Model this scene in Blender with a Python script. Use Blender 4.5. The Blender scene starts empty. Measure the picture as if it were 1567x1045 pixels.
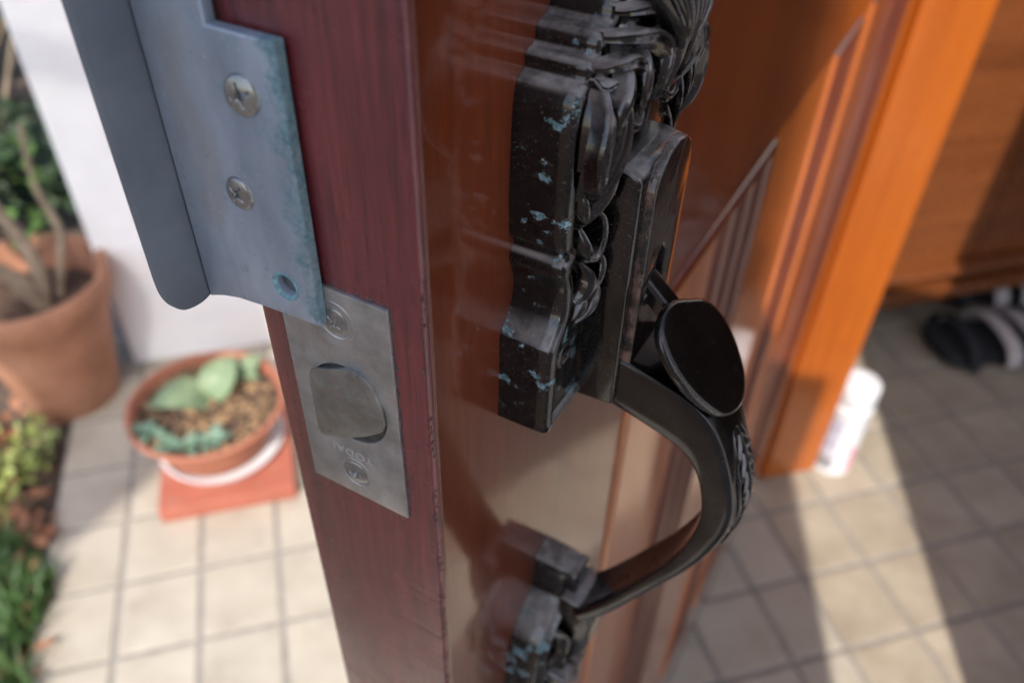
import bpy, bmesh, math, random
from mathutils import Vector, Matrix, noise
random.seed(7)
C = bpy.context.scene.collection
scn = bpy.context.scene

# ------------------------------------------------------------------ camera
CAMH = 1.115
cam_d = bpy.data.cameras.new('camera'); cam = bpy.data.objects.new('camera', cam_d); C.objects.link(cam)
cam.matrix_world = Matrix(((0.96505152, 0.15577603, -0.21073534, 0.0),
                           (-0.26128927, 0.63360347, -0.72819953, 0.0),
                           (0.02008661, 0.75781295, 0.65216261, CAMH), (0, 0, 0, 1)))
cam_d.sensor_width = 36.0
cam_d.lens = 1250.0 / 1567.0 * 36.0
cam_d.clip_start = 0.01; cam_d.clip_end = 200
cam_d.dof.use_dof = True
cam_d.dof.focus_distance = 0.157
cam_d.dof.aperture_fstop = 12.0
scn.camera = cam
# ------------------------------------------------------------------ light
SUN_EL = math.radians(45.0)
SD = Vector((0.366, 0.931, 0)).normalized()         # horizontal travel of the sunlight
SU = Vector((SD.y, -SD.x, 0))
w = bpy.data.worlds.new('World'); scn.world = w; w.use_nodes = True
nt = w.node_tree; bg = nt.nodes['Background']
sky = nt.nodes.new('ShaderNodeTexSky'); sky.sky_type = 'NISHITA'; sky.sun_disc = False
sky.sun_elevation = SUN_EL; sky.sun_rotation = math.atan2(-SD.x, -SD.y)
sky.air_density = 1.0; sky.dust_density = 1.5
nt.links.new(sky.outputs[0], bg.inputs[0]); bg.inputs[1].default_value = 0.15
sd = bpy.data.lights.new('sun', 'SUN'); sun = bpy.data.objects.new('sun', sd); C.objects.link(sun)
sd.energy = 3.1; sd.angle = math.radians(0.53); sd.color = (1.0, 0.93, 0.84)
dirv = Vector((SD.x * math.cos(SUN_EL), SD.y * math.cos(SUN_EL), -math.sin(SUN_EL)))
sun.rotation_euler = dirv.to_track_quat('-Z', 'Y').to_euler()
vs = scn.view_settings
vs.view_transform = 'Standard'; vs.look = 'None'; vs.exposure = 0.92; vs.gamma = 1.0; vs.use_curve_mapping = False

# ------------------------------------------------------------------ helpers
def link(name, me, mat=None, parent=None, smooth=False):
    o = bpy.data.objects.new(name, me); C.objects.link(o)
    if mat is not None:
        me.materials.append(mat)
    if smooth and hasattr(me, 'polygons'):
        me.polygons.foreach_set('use_smooth', [True] * len(me.polygons))
    if parent is not None: o.parent = parent
    return o
def tag(o, label, cat, group=None):
    o['label'] = label; o['category'] = cat
    if group: o['group'] = group
    return o
def empty(name, loc, rz=0.0):
    o = bpy.data.objects.new(name, None); C.objects.link(o); o.location = loc; o.rotation_euler = (0, 0, rz)
    o.empty_display_size = 0.02
    return o
class MB:
    def __init__(s): s.v = []; s.f = []
    def add(s, vs, fs):
        b = len(s.v); s.v += [tuple(v) for v in vs]; s.f += [tuple(b + i for i in f) for f in fs]
    def box(s, x0, x1, y0, y1, z0, z1):
        s.add([(x0,y0,z0),(x1,y0,z0),(x1,y1,z0),(x0,y1,z0),(x0,y0,z1),(x1,y0,z1),(x1,y1,z1),(x0,y1,z1)],
              [(0,3,2,1),(4,5,6,7),(0,1,5,4),(1,2,6,5),(2,3,7,6),(3,0,4,7)])
    def mesh(s, name):
        me = bpy.data.meshes.new(name); me.from_pydata(s.v, [], s.f); me.update(); return me
    def build(s, name, mat, parent=None, smooth=False, bevel=0, segs=2, angle=40):
        me = s.mesh(name)
        if bevel:
            bm = bmesh.new(); bm.from_mesh(me)
            bmesh.ops.remove_doubles(bm, verts=bm.verts, dist=1e-7)
            es = [e for e in bm.edges if len(e.link_faces) == 2 and e.calc_face_angle(0) > math.radians(angle)]
            bmesh.ops.bevel(bm, geom=es, offset=bevel, segments=segs, affect='EDGES', profile=0.5, clamp_overlap=True)
            bmesh.ops.recalc_face_normals(bm, faces=bm.faces)
            bm.to_mesh(me); bm.free()
        return link(name, me, mat, parent, smooth)
def box(name, x0, x1, y0, y1, z0, z1, mat, parent=None, bevel=0.0, **k):
    m = MB(); m.box(x0, x1, y0, y1, z0, z1); return m.build(name, mat, parent, bevel=bevel, **k)
def smooth_by_angle(o, deg=35):
    me = o.data
    me.polygons.foreach_set('use_smooth', [True] * len(me.polygons))
    bm = bmesh.new(); bm.from_mesh(me)
    for e in bm.edges:
        e.smooth = not (len(e.link_faces) == 2 and e.calc_face_angle(0) > math.radians(deg))
    bm.to_mesh(me); bm.free()
def L(s, n, z):
    """door millimetres: s along the width, n out of the handle face, z relative to the eye height"""
    return (s * .001, -n * .001, (z + 1115.0) * .001)
def catmull(pts, k=6, closed=False):
    P = [Vector(p) for p in pts]; n = len(P); out = []
    rng = range(n) if closed else range(n - 1)
    for i in rng:
        if closed: a, b, c, d = P[(i-1) % n], P[i], P[(i+1) % n], P[(i+2) % n]
        else: a, b, c, d = P[max(i-1, 0)], P[i], P[i+1], P[min(i+2, n-1)]
        for j in range(k):
            t = j / k
            out.append(0.5 * ((2*b) + (c-a)*t + (2*a-5*b+4*c-d)*t*t + (3*b-a-3*c+d)*t**3))
    if not closed: out.append(P[-1])
    return out

# ------------------------------------------------------------------ materials
def mat(name):
    m = bpy.data.materials.new(name); m.use_nodes = True
    n = m.node_tree; n.nodes.clear()
    o = n.nodes.new('ShaderNodeOutputMaterial'); p = n.nodes.new('ShaderNodeBsdfPrincipled')
    n.links.new(p.outputs[0], o.inputs[0]); return m, n, p
class NT:
    def __init__(s, nt): s.t = nt; s.tc = nt.nodes.new('ShaderNodeTexCoord')
    def n(s, t, **k):
        x = s.t.nodes.new(t)
        for a, b in k.items(): setattr(x, a, b)
        return x
    def l(s, a, b): s.t.links.new(a, b)
    def map(s, scale=(1,1,1), loc=(0,0,0), rot=(0,0,0), src='Object'):
        m = s.n('ShaderNodeMapping'); m.inputs['Scale'].default_value = scale; m.inputs['Location'].default_value = loc
        m.inputs['Rotation'].default_value = rot; s.l(s.tc.outputs[src], m.inputs[0]); return m.outputs[0]
    def noise(s, vec, scale=5, detail=4, rough=.55, dist=0.0):
        x = s.n('ShaderNodeTexNoise'); x.inputs['Scale'].default_value = scale; x.inputs['Detail'].default_value = detail
        x.inputs['Roughness'].default_value = rough; x.inputs['Distortion'].default_value = dist
        s.l(vec, x.inputs['Vector']); return x.outputs['Fac']
    def vor(s, vec, scale=5, feature='F1'):
        x = s.n('ShaderNodeTexVoronoi', feature=feature); x.inputs['Scale'].default_value = scale
        s.l(vec, x.inputs['Vector']); return x
    def ramp(s, fac, stops, interp='LINEAR'):
        r = s.n('ShaderNodeValToRGB'); r.color_ramp.interpolation = interp
        e = r.color_ramp.elements
        while len(e) < len(stops): e.new(0.5)
        for i, (p, c) in enumerate(stops):
            e[i].position = p
            if not isinstance(c, (tuple, list)): c = (c, c, c)
            e[i].color = (*c, 1)
        s.l(fac, r.inputs[0]); return r.outputs[0]
    def mix(s, fac, a, b, mode='MIX'):
        x = s.n('ShaderNodeMix', data_type='RGBA', blend_type=mode)
        for sock, v in ((x.inputs[0], fac), (x.inputs[6], a), (x.inputs[7], b)):
            if isinstance(v, (int, float)): sock.default_value = v
            elif isinstance(v, tuple): sock.default_value = (*v, 1)
            else: s.l(v, sock)
        return x.outputs[2]
    def math(s, op, a, b=0.0, c=0.0):
        x = s.n('ShaderNodeMath', operation=op)
        for i, v in enumerate((a, b, c)):
            if isinstance(v, (int, float)): x.inputs[i].default_value = v
            else: s.l(v, x.inputs[i])
        return x.outputs[0]
    def bump(s, h, strength=.3, dist=.001, normal=None):
        b = s.n('ShaderNodeBump'); b.inputs['Strength'].default_value = strength; b.inputs['Distance'].default_value = dist
        s.l(h, b.inputs['Height'])
        if normal is not None: s.l(normal, b.inputs['Normal'])
        return b.outputs[0]
    def xyz(s, src='Object'):
        x = s.n('ShaderNodeSeparateXYZ'); s.l(s.tc.outputs[src], x.inputs[0]); return x.outputs

def wood(name, dark, light, rough=.35, coat=1.0, crough=.06, axis='z', pore=0.35, fine=1.0, cior=1.5, wav=0.04):
    m, nt, p = mat(name); k = NT(nt)
    sc = {'z': (1, 1, .06), 'x': (.06, 1, 1), 'y': (1, .06, 1)}[axis]
    v = k.map(sc)
    big = k.noise(v, 22*fine, 3, .6, .6)
    fin = k.noise(v, 420*fine, 4, .7)
    fin2 = k.noise(v, 1400*fine, 2, .6)
    mott = k.noise(k.map(), 6, 3, .5)
    a = k.math('MULTIPLY_ADD', fin, .45, k.math('MULTIPLY', big, .55))
    col = k.ramp(a, [(.36, dark), (.62, light)])
    col = k.mix(k.ramp(fin2, [(.56, 0.0), (.72, pore)]), col, tuple(c * .35 for c in dark))
    col = k.mix(k.math('MULTIPLY', mott, .35), col, tuple(c * .6 for c in dark))
    k.l(col, p.inputs['Base Color'])
    p.inputs['Roughness'].default_value = rough
    p.inputs['Coat Weight'].default_value = coat
    p.inputs['Coat IOR'].default_value = cior
    cr = k.ramp(k.noise(k.map(), 60, 4, .6), [(.35, crough), (.75, crough * 2.2)])
    k.l(cr, p.inputs['Coat Roughness'])
    p.inputs['Specular IOR Level'].default_value = .4
    b = k.bump(fin, .25, .0003)
    k.l(b, p.inputs['Normal'])
    wv = k.noise(k.map((1, 1, .5)), 26, 2, .5)
    sc_ = k.vor(k.map((1, 1, .35)), 220, 'DISTANCE_TO_EDGE').outputs['Distance']
    b2 = k.bump(wv, wav, .004)
    b3 = k.bump(k.ramp(sc_, [(0, 0.0), (.03, 1.0)]), .02, .0002, b2)
    k.l(b3, p.inputs['Coat Normal'])
    return m
M = {}
M['face'] = wood('face_varnish', (.085, .014, .004), (.20, .038, .008), coat=.85, crough=.055, cior=1.75, wav=.012, pore=.3)  # door wood darkened; shade on near stile and rails is in its colour
M['edge'] = wood('edge_varnish', (.060, .011, .015), (.26, .042, .048), rough=.45, coat=.85, crough=.17, pore=.6, fine=1.0, wav=.02)
M['panel'] = wood('panel_varnish', (.34, .080, .012), (.56, .150, .026), coat=1.0, crough=.08, cior=1.6, pore=.2)  # same door wood lightened; sunlight on the far parts is in its colour
M['jamb'] = wood('jamb_varnish', (.34, .075, .006), (.50, .125, .011), coat=.6, crough=.12, pore=.1)
M['cab'] = wood('cabinet_varnish', (.12, .034, .009), (.23, .070, .020), coat=.7, crough=.2, axis='x', pore=.2)

def flat(name, col, rough=.6, metal=0.0, noise_s=0, var=.25, bump=0.0, bscale=200, coat=0.0, spec=.5, bdist=.0005):
    m, nt, p = mat(name); k = NT(nt)
    if noise_s:
        f = k.noise(k.map(), noise_s, 5, .6)
        c = k.ramp(f, [(.3, tuple(x * (1 - var) for x in col)), (.7, tuple(min(1, x * (1 + var)) for x in col))])
        k.l(c, p.inputs['Base Color'])
    else: p.inputs['Base Color'].default_value = (*col, 1)
    p.inputs['Roughness'].default_value = rough; p.inputs['Metallic'].default_value = metal
    p.inputs['Coat Weight'].default_value = coat; p.inputs['Specular IOR Level'].default_value = spec
    if bump:
        k.l(k.bump(k.noise(k.map(), bscale, 5, .65), bump, bdist), p.inputs['Normal'])
    return m

def bronze(name, spots=True, dust=True, rough=.3, copper=.8, tex=False):
    m, nt, p = mat(name); k = NT(nt)
    v = k.map()
    base = k.ramp(k.noise(v, 90, 4, .6), [(.35, (.011, .010, .010)), (.7, (.036, .031, .030))])
    geo = k.n('ShaderNodeNewGeometry')
    edge = k.ramp(geo.outputs['Pointiness'], [(.555, 0.0), (.62, 1.0)])
    wear_glint = k.math('MULTIPLY', edge, k.ramp(k.noise(v, 160, 4, .6), [(.40, 0.0), (.62, copper)]))
    col = k.mix(wear_glint, base, (.42, .25, .21))  # copper edge wear, lightened further to carry glints on the crests
    met = k.math('MULTIPLY_ADD', wear_glint, .1, .85)
    r = k.ramp(k.noise(v, 240, 5, .7), [(.3, rough * .75), (.75, rough * 1.5)])
    if dust:
        nz = k.n('ShaderNodeSeparateXYZ'); k.l(geo.outputs['Normal'], nz.inputs[0])
        up = k.ramp(nz.outputs[2], [(.42, 0.0), (.90, 1.0)])
        dn = k.ramp(k.noise(v, 130, 6, .75), [(.30, .05), (.58, .85)])
        d = k.math('MULTIPLY', up, dn)
        fleck = k.ramp(k.noise(v, 1500, 2, .7), [(.62, 0.0), (.72, .35)])
        d = k.math('MAXIMUM', d, k.math('MULTIPLY', fleck, k.ramp(k.noise(v, 60, 2), [(.4, 0.0), (.6, 1.0)])))
        col = k.mix(d, col, (.36, .335, .32))
        r = k.mix(d, r, (.8, .8, .8)); met = k.math('MULTIPLY', met, k.math('SUBTRACT', 1.0, d))
    h = k.noise(v, 700, 5, .7)
    if spots:
        # verdigris blisters: irregular patches, most on the wall of the plate that faces the latch edge
        a = k.noise(k.map((1.0, .8, 1.1)), 190, 5, .60, .2)
        cl = k.noise(v, 38, 2, .5)
        x0 = k.xyz()
        fr_ = k.n('ShaderNodeMapRange'); fr_.inputs['From Min'].default_value = 1.003; fr_.inputs['From Max'].default_value = 1.022; fr_.inputs['To Min'].default_value = .055; fr_.inputs['To Max'].default_value = -.012; k.l(x0[2], fr_.inputs['Value'])
        a = k.math('ADD', k.math('MULTIPLY_ADD', cl, .30, k.math('MULTIPLY_ADD', a, .9, -.105)), fr_.outputs[0])
        bn = k.noise(v, 520, 4, .75)
        mask = k.math('MULTIPLY_ADD', bn, .26, a)
        s1 = k.ramp(mask, [(.742, 0.0), (.765, 1.0)])
        x = k.xyz()
        only = k.ramp(x[0], [(.034, 1.0), (.044, .15)])
        s1 = k.math('MULTIPLY', s1, only)
        rim = k.ramp(mask, [(.715, 0.0), (.742, 1.0), (.765, 0.0)])
        scol = k.ramp(k.noise(v, 900, 4, .7), [(.35, (.035, .10, .12)), (.52, (.15, .29, .34)), (.70, (.42, .52, .60))])
        col = k.mix(k.math('MULTIPLY', s1, .9), col, scol)
        r = k.mix(s1, r, (.75, .75, .75)); met = k.math('MULTIPLY', met, k.math('SUBTRACT', 1.0, s1))
        h = k.math('MULTIPLY_ADD', k.math('MULTIPLY', k.math('ADD', s1, rim), bn), 3.0, h)
    k.l(col, p.inputs['Base Color']); k.l(r, p.inputs['Roughness']); k.l(met, p.inputs['Metallic'])
    p.inputs['Coat Weight'].default_value = .8; p.inputs['Coat Roughness'].default_value = .07
    if tex:
        h = k.math('MULTIPLY_ADD', k.noise(v, 1700, 2, .5), 4.0, h)
    bb = k.bump(h, .35 if not tex else .8, .00012 if not tex else .00016)
    k.l(bb, p.inputs['Normal'])
    return m
M['bronze'] = bronze('dark_bronze', rough=.24)
M['bronze_clean'] = bronze('dark_bronze_clean', spots=False, rough=.22)
M['bronze_tex'] = bronze('dark_bronze_textured', spots=False, dust=True, tex=True, rough=.42)
M['bronze_grip'] = bronze('dark_bronze_grip', spots=False, dust=False, rough=.22, copper=.6)

def zinc(name):
    # guard plate: blue-grey oxidised metal with blue-green corrosion along its right edge
    m, nt, p = mat(name); k = NT(nt); v = k.map(); x = k.xyz()
    c = k.ramp(k.noise(k.map((1, 1, .45)), 45, 4, .6), [(.3, (.17, .21, .27)), (.55, (.30, .35, .43)), (.75, (.44, .49, .56))])
    warm = k.ramp(k.noise(k.map((1, 1, .4)), 60, 3, .6), [(.54, 0.0), (.70, .5)])
    c = k.mix(warm, c, (.27, .25, .23))
    sp = k.ramp(k.noise(v, 1100, 2, .6), [(.68, 0.0), (.74, .5)])
    c = k.mix(sp, c, (.50, .55, .58))
    # corrosion grows from the right edge (low y = t)
    edge = k.n('ShaderNodeMapRange'); edge.inputs['From Min'].default_value = .0200; edge.inputs['From Max'].default_value = .0255
    edge.inputs['To Min'].default_value = 1; edge.inputs['To Max'].default_value = 0
    k.l(x[1], edge.inputs['Value'])
    nz = k.noise(v, 240, 6, .75)
    e = k.ramp(k.math('MULTIPLY_ADD', edge.outputs[0], .30, nz), [(.56, 0.0), (.76, .85)])
    c = k.mix(e, c, k.ramp(k.noise(v, 900, 3, .7), [(.35, (.045, .115, .145)), (.7, (.17, .29, .31))]))
    k.l(c, p.inputs['Base Color'])
    k.l(k.mix(e, k.ramp(k.noise(v, 80, 5, .6), [(.3, .30), (.7, .46)]), (.75, .75, .75)), p.inputs['Roughness'])
    k.l(k.math('MULTIPLY_ADD', e, -.25, .30), p.inputs['Metallic'])
    h = k.math('ADD', k.noise(v, 900, 4, .7), k.math('MULTIPLY', e, nz))
    k.l(k.bump(h, .22, .0002), p.inputs['Normal'])
    return m
M['guard'] = zinc('guard_metal')
def zinc2(name):
    m, nt, p = mat(name); k = NT(nt); v = k.map()
    c = k.ramp(k.noise(v, 40, 4, .6), [(.3, (.13, .155, .19)), (.7, (.21, .24, .28))])
    k.l(c, p.inputs['Base Color']); p.inputs['Roughness'].default_value = .5; p.inputs['Metallic'].default_value = .55
    k.l(k.bump(k.noise(v, 700, 4, .7), .2, .0002), p.inputs['Normal'])
    return m
M['lip'] = zinc2('lip_metal')
def steel(name, lo=.26, hi=.42, r0=.22, r1=.42, green=False, hazy=False):
    m, nt, p = mat(name); k = NT(nt); v = k.map()
    c = k.ramp(k.noise(v, 120, 5, .65), [(.3, (lo, lo*.98, lo*.95)), (.7, (hi, hi*.98, hi*.96))])
    met = .65
    h = k.noise(k.map((1, 4, 1)), 500, 3, .6)
    rr = k.ramp(k.noise(v, 90, 5, .65), [(.3, r0), (.75, r1)])
    if hazy:
        hz = k.ramp(k.noise(v, 110, 5, .7, .5), [(.5, 0.0), (.7, .55)])
        x = k.xyz()
        top = k.ramp(x[2], [(.996, 0.0), (1.012, 1.0)])
        left = k.ramp(x[1], [(.014, 0.0), (.024, 1.0)])
        hz = k.math('MULTIPLY', hz, k.math('MULTIPLY', top, left))
        c = k.mix(hz, c, (.50, .56, .66)); rr = k.mix(hz, rr, (.6, .6, .6))
        sc = k.vor(k.map((1, 1, .3)), 300, 'DISTANCE_TO_EDGE').outputs['Distance']
        h = k.math('MULTIPLY_ADD', k.ramp(sc, [(0, 0.0), (.02, 1.0)]), .35, h)
    if green:
        g = k.ramp(k.noise(v, 420, 6, .85), [(.50, 0.0), (.68, .45)])
        c = k.mix(g, c, (.13, .26, .21)); rr = k.mix(g, rr, (.7, .7, .7))
        met = k.math('MULTIPLY_ADD', g, -.7, .9)
        g2 = k.ramp(k.noise(v, 210, 5, .75), [(.62, 0.0), (.68, .9)])
        c = k.mix(g2, c, (.04, .04, .04))
        h = k.math('MULTIPLY_ADD', g, 1.5, h)
    k.l(c, p.inputs['Base Color']); k.l(rr, p.inputs['Roughness'])
    if isinstance(met, float): p.inputs['Metallic'].default_value = met
    else: k.l(met, p.inputs['Metallic'])
    k.l(k.bump(h, .2, .0001), p.inputs['Normal'])
    return m

M['plate'] = steel('faceplate_steel', .26, .46, .30, .46, hazy=True)
M['bolt'] = steel('bolt_steel', .22, .36, .32, .5, green=True)
M['screw'] = steel('screw_steel', .20, .34, .18, .34)
M['hole'] = flat('black_hole', (.012, .012, .012), .9)
M['verd'] = flat('verdigris', (.16, .30, .34), .85, noise_s=900, var=.5, bump=.6, bscale=1500)
M['putty'] = flat('varnish_crust', (.055, .030, .035), .3, noise_s=800, var=.6, bump=.6, bscale=900, coat=.6)

# ------------------------------------------------------------------ floor
def tile_mat(name, lo, hi):
    m, nt, p = mat(name); k = NT(nt)
    oi = k.n('ShaderNodeObjectInfo')
    v = k.n('ShaderNodeVectorMath', operation='ADD'); k.l(k.tc.outputs['Object'], v.inputs[0])
    cmb = k.n('ShaderNodeCombineXYZ'); k.l(k.math('MULTIPLY', oi.outputs['Random'], 37.0), cmb.inputs[0]); k.l(cmb.outputs[0], v.inputs[1])
    f = k.noise(v.outputs[0], 14, 5, .6)
    c = k.ramp(f, [(.3, lo), (.7, hi)])
    st = k.ramp(k.noise(v.outputs[0], 5.5, 6, .7, .8), [(.52, 0.0), (.72, .45)])
    c = k.mix(st, c, (.24, .20, .155))
    c = k.mix(k.math('MULTIPLY', oi.outputs['Random'], .22), c, tuple(x * .62 for x in lo))
    c = k.mix(k.ramp(k.noise(v.outputs[0], 300, 3, .6), [(.55, 0.0), (.8, .3)]), c, (.22, .18, .14))
    k.l(c, p.inputs['Base Color'])
    p.inputs['Roughness'].default_value = .42
    k.l(k.bump(k.noise(v.outputs[0], 120, 4, .6), .25, .0008), p.inputs['Normal'])
    return m
M['tile_out'] = tile_mat('porch_tile', (.40, .355, .285), (.50, .455, .375))
M['tile_in'] = tile_mat('hall_tile', (.32, .265, .20), (.46, .40, .315))
M['grout'] = flat('grout', (.27, .25, .225), .9, noise_s=60, var=.2, bump=.4, bscale=400)

def structure(o): o['kind'] = 'structure'; return o
fl = structure(box('floor', -.492, 2.6, -1.6, 1.62, -.12, -.003, M['grout']))
xs_out = [-.492, -.374, -.2555, -.137, -.0185, .100, .2185, .337, .4555, .571]
strip = (.571, .658)
xs_in = [.658 + .1172 * i for i in range(0, 14)]
ys = [.460 + .1255 * i - .1255 * 3 for i in range(0, 12)]
ys_in = [y for y in ys]
def tile_mesh(wx, wy):
    bm = bmesh.new(); g = .0042
    nx = 4
    x0, x1, y0, y1 = -wx/2+g, wx/2-g, -wy/2+g, wy/2-g
    m = MB(); m.box(x0, x1, y0, y1, -.006, 0.0); me = m.mesh('tile')
    bm.from_mesh(me)
    es = [e for e in bm.edges if all(v.co.z > -.001 for v in e.verts)]
    bmesh.ops.bevel(bm, geom=es, offset=.0022, segments=2, affect='EDGES', profile=.6)
    fs = [f for f in bm.faces if f.normal.z < -.5]; bmesh.ops.delete(bm, geom=fs, context='FACES_ONLY')
    bm.to_mesh(me); bm.free(); return me
def lay(xs, ys_, m, zt=0.0):
    cache = {}
    for i in range(len(xs) - 1):
        for j in range(len(ys_) - 1):
            wx = round(xs[i+1] - xs[i], 4); wy = round(ys_[j+1] - ys_[j], 4)
            if (wx, wy) not in cache:
                me = tile_mesh(wx, wy); me.materials.append(m); cache[(wx, wy)] = me
            o = bpy.data.objects.new('tile', cache[(wx, wy)]); C.objects.link(o); o.parent = fl
            o.location = ((xs[i] + xs[i+1]) / 2, (ys_[j] + ys_[j+1]) / 2, zt + random.uniform(-.0003, .0003))
            o.rotation_euler = (random.uniform(-.002, .002), random.uniform(-.002, .002), random.uniform(-.003, .003))
lay(xs_out, ys, M['tile_out']); 
lay([.571, .658], ys, M['tile_out'])
lay(xs_in, ys, M['tile_in'])
# tiles outside the picture, only met by reflections and light
m = MB()
for i in range(26):
    for j in range(13):
        x = -.492 + .1183 * i; y = .0815 - .125 * (j + 1)
        m.box(x + .004, x + .114, y + .004, y + .121, -.006, 0)
for i in range(8):
    for j in range(13):
        x = 2.30 + .1 * i
o = m.build('tile_field', M['tile_out'], fl); o['kind'] = 'stuff'

# ------------------------------------------------------------------ house walls (off to the sides, they shade the hall)
M['plaster'] = flat('white_plaster', (.91, .93, .97), .85, noise_s=14, var=.04, bump=.5, bscale=45, bdist=.005)
M['inwall'] = flat('hall_wall_paint', (.62, .58, .52), .8)
M['ceil'] = flat('ceiling_paint', (.7, .68, .64), .8)
hw = MB()
hw.box(.665, .779, .807, 1.50, 0, 2.5)
hw.box(.745, .875, -1.6, -.170, 0, 2.5)
hw.box(.665, .795, -.170, .806, 2.10, 2.5)
tag(hw.build('house_wall', M['plaster']), 'white plastered house wall around the doorway behind the open door', 'wall')
iw = MB(); iw.box(.795, 2.6, 1.50, 1.62, 0, 2.5)
M['darkpanel'] = wood('dark_panelling', (.03, .012, .006), (.07, .028, .012), coat=.4, crough=.3)
tag(box('hall_partition', 1.85, 1.90, -.5, 1.04, 0, 2.4, M['darkpanel']), 'dark wooden partition at the far side of the hall', 'wall')  # unseen board, added so the door varnish reflects something dark
tag(iw.build('hall_wall', M['inwall']), 'plain hall wall behind the brown shoe cabinet', 'wall')
structure(box('ceiling', .60, 1.5, -2.5, 1.62, 2.5, 2.6, M['ceil']))

# ------------------------------------------------------------------ white garden wall
o = box('garden_wall', -.393, .60, 1.363, 1.62, -.15, 2.2, M['plaster'], bevel=.008)
tag(o, 'tall bright white plastered wall rising behind the potted plant, left of the door', 'wall')

# ------------------------------------------------------------------ unseen blocks added only to cast shade on the near door and the floor
def shade_box(name, u0, u1, t0, t1, z0, z1, m):
    b = MB(); b.box(-(u1-u0)/2, (u1-u0)/2, -(t1-t0)/2, (t1-t0)/2, z0, z1)
    o = b.build(name, m, bevel=.004)
    c = SU * ((u0+u1)/2) + SD * ((t0+t1)/2); o.location = (c.x, c.y, 0)
    o.rotation_euler = (0, 0, math.atan2(SU.y, SU.x)); return o
M['postwood'] = flat('grey_paint', (.40, .41, .44), .6)
tag(shade_box('porch_post', -.21, .11, -.82, -.60, 0, 3.2, M['postwood']), 'stout wooden porch post standing behind the viewer', 'post')  # added blocker: keeps the sun off the near door and hardware
tag(shade_box('porch_screen', .112, .415, -.75, -.70, 0, 1.115 + .10 + .72, M['postwood']), 'solid wooden porch screen beside the post behind the viewer', 'screen')  # added blocker: shades the jamb foot and the floor beside it

tag(shade_box('porch_planter_wall', .60, .765, -.16, -.08, 0, 1.115 + .38 + .12, M['plaster']), 'low plastered porch wall near the doorway behind the viewer', 'wall')  # added blocker: cuts the right side of the sun patch
cn = empty('porch_canopy', (0, 0, 2.715)); tag(cn, 'slatted porch canopy above and behind the viewer', 'canopy')  # added sun filter, unseen: half-shades the garden wall and nearby tiles
cpts = [(-.60, -1.48), (-.69, -1.85), (-.775, -2.03), (-.86, -2.06), (-.93, -1.80), (-.99, -1.3), (-1.02, -1.0)]
def low_t(u):
    for (u0, t0), (u1, t1) in zip(cpts, cpts[1:]):
        if u1 <= u <= u0: return t0 + (t1 - t0) * (u - u0) / (u1 - u0)
    return -1.0
for i in range(26):
    u = -1.018 + .016 * i; t0 = low_t(u + .0065); t1 = -.55
    b = MB(); P = [SU*u + SD*t0, SU*(u+.0137) + SD*t0, SU*(u+.0137) + SD*t1, SU*u + SD*t1]
    b.v = [(p.x, p.y, 0) for p in P] + [(p.x, p.y, .002) for p in P]
    b.f = [(0,3,2,1),(4,5,6,7),(0,1,5,4),(1,2,6,5),(2,3,7,6),(3,0,4,7)]
    b.build('slat', M['plaster'], cn)
for t0 in (-.55, -1.0):
    b = MB()
    P = [SU*-1.02 + SD*t0, SU*-.60 + SD*t0, SU*-.60 + SD*(t0+.03), SU*-1.02 + SD*(t0+.03)]
    b.add([(p.x, p.y, .0025) for p in P] + [(p.x, p.y, .05) for p in P], [(0,3,2,1),(4,5,6,7),(0,1,5,4),(1,2,6,5),(2,3,7,6),(3,0,4,7)])
    b.build('beam', M['plaster'], cn)
# ------------------------------------------------------------------ the door
door = empty('door', (.0150, .1063, 0), math.atan2(.70986101, .70434221))
tag(door, 'open varnished brown wooden door seen on its edge, with latch and dark ornate handle', 'door')
DW = .905; DT = .0395; ZB = .012; ZT = 2.06
def prism(pts, z0, z1, name, m, parent, bevel=0.0):
    n = len(pts); b = MB()
    b.add([(x, y, z0) for x, y in pts] + [(x, y, z1) for x, y in pts],
          [tuple(range(n))[::-1], tuple(range(n, 2*n))] + [(i, (i+1) % n, n + (i+1) % n, n + i) for i in range(n)])
    return b.build(name, m, parent, bevel=bevel)
# latch stile, with the mitred maroon edge as its own facing
ST = .118
def stile(name, x0, x1, mface):
    # rounded vertical arrises
    b = MB(); b.box(x0, x1, 0, DT, ZB, ZT)
    return b.build(name, mface, door, bevel=.0012, segs=3)
stile('latch_stile', .0016, ST, M['face'])
ef = MB(); 
# edge band 1.6 mm thick, slightly irregular at its corner (rows of points down the arris)
rows = []; NR = 900
for i in range(NR + 1):
    z = ZB + (ZT - ZB) * i / NR
    rows.append(z)
# dense only where the picture looks
zs = [ZB, .3, .55] + [.70 + .0008 * i for i in range(0, 500)] + [1.2, 1.6, ZT]
prof = []
for z in zs:
    a = noise.noise(Vector((z * 140, 0, 0))); c = noise.noise(Vector((z * 420, 3, 0)))
    ch = .0007 + max(0, a) * .0008 + max(0, c - .3) * .0012
    prof.append([(.0017, -.00015, z), (ch * .9, -.00015, z), (ch * .25, ch * .25, z), (0.0, ch, z), (0.0, DT * .5, z),
                 (0.0, DT - .0015, z), (.0005, DT - .0004, z), (.0017, DT, z)])
for i in range(len(zs)):
    ef.v += prof[i]
for i in range(len(zs) - 1):
    for j in range(7):
        a = i * 8 + j; ef.f.append((a, a + 8, a + 9, a + 1))
o = ef.build('edge_band', M['edge'], door); smooth_by_angle(o, 50)
box('hinge_stile', DW - .095, DW, 0, DT, ZB, ZT, M['panel'], door, bevel=.002)
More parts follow.
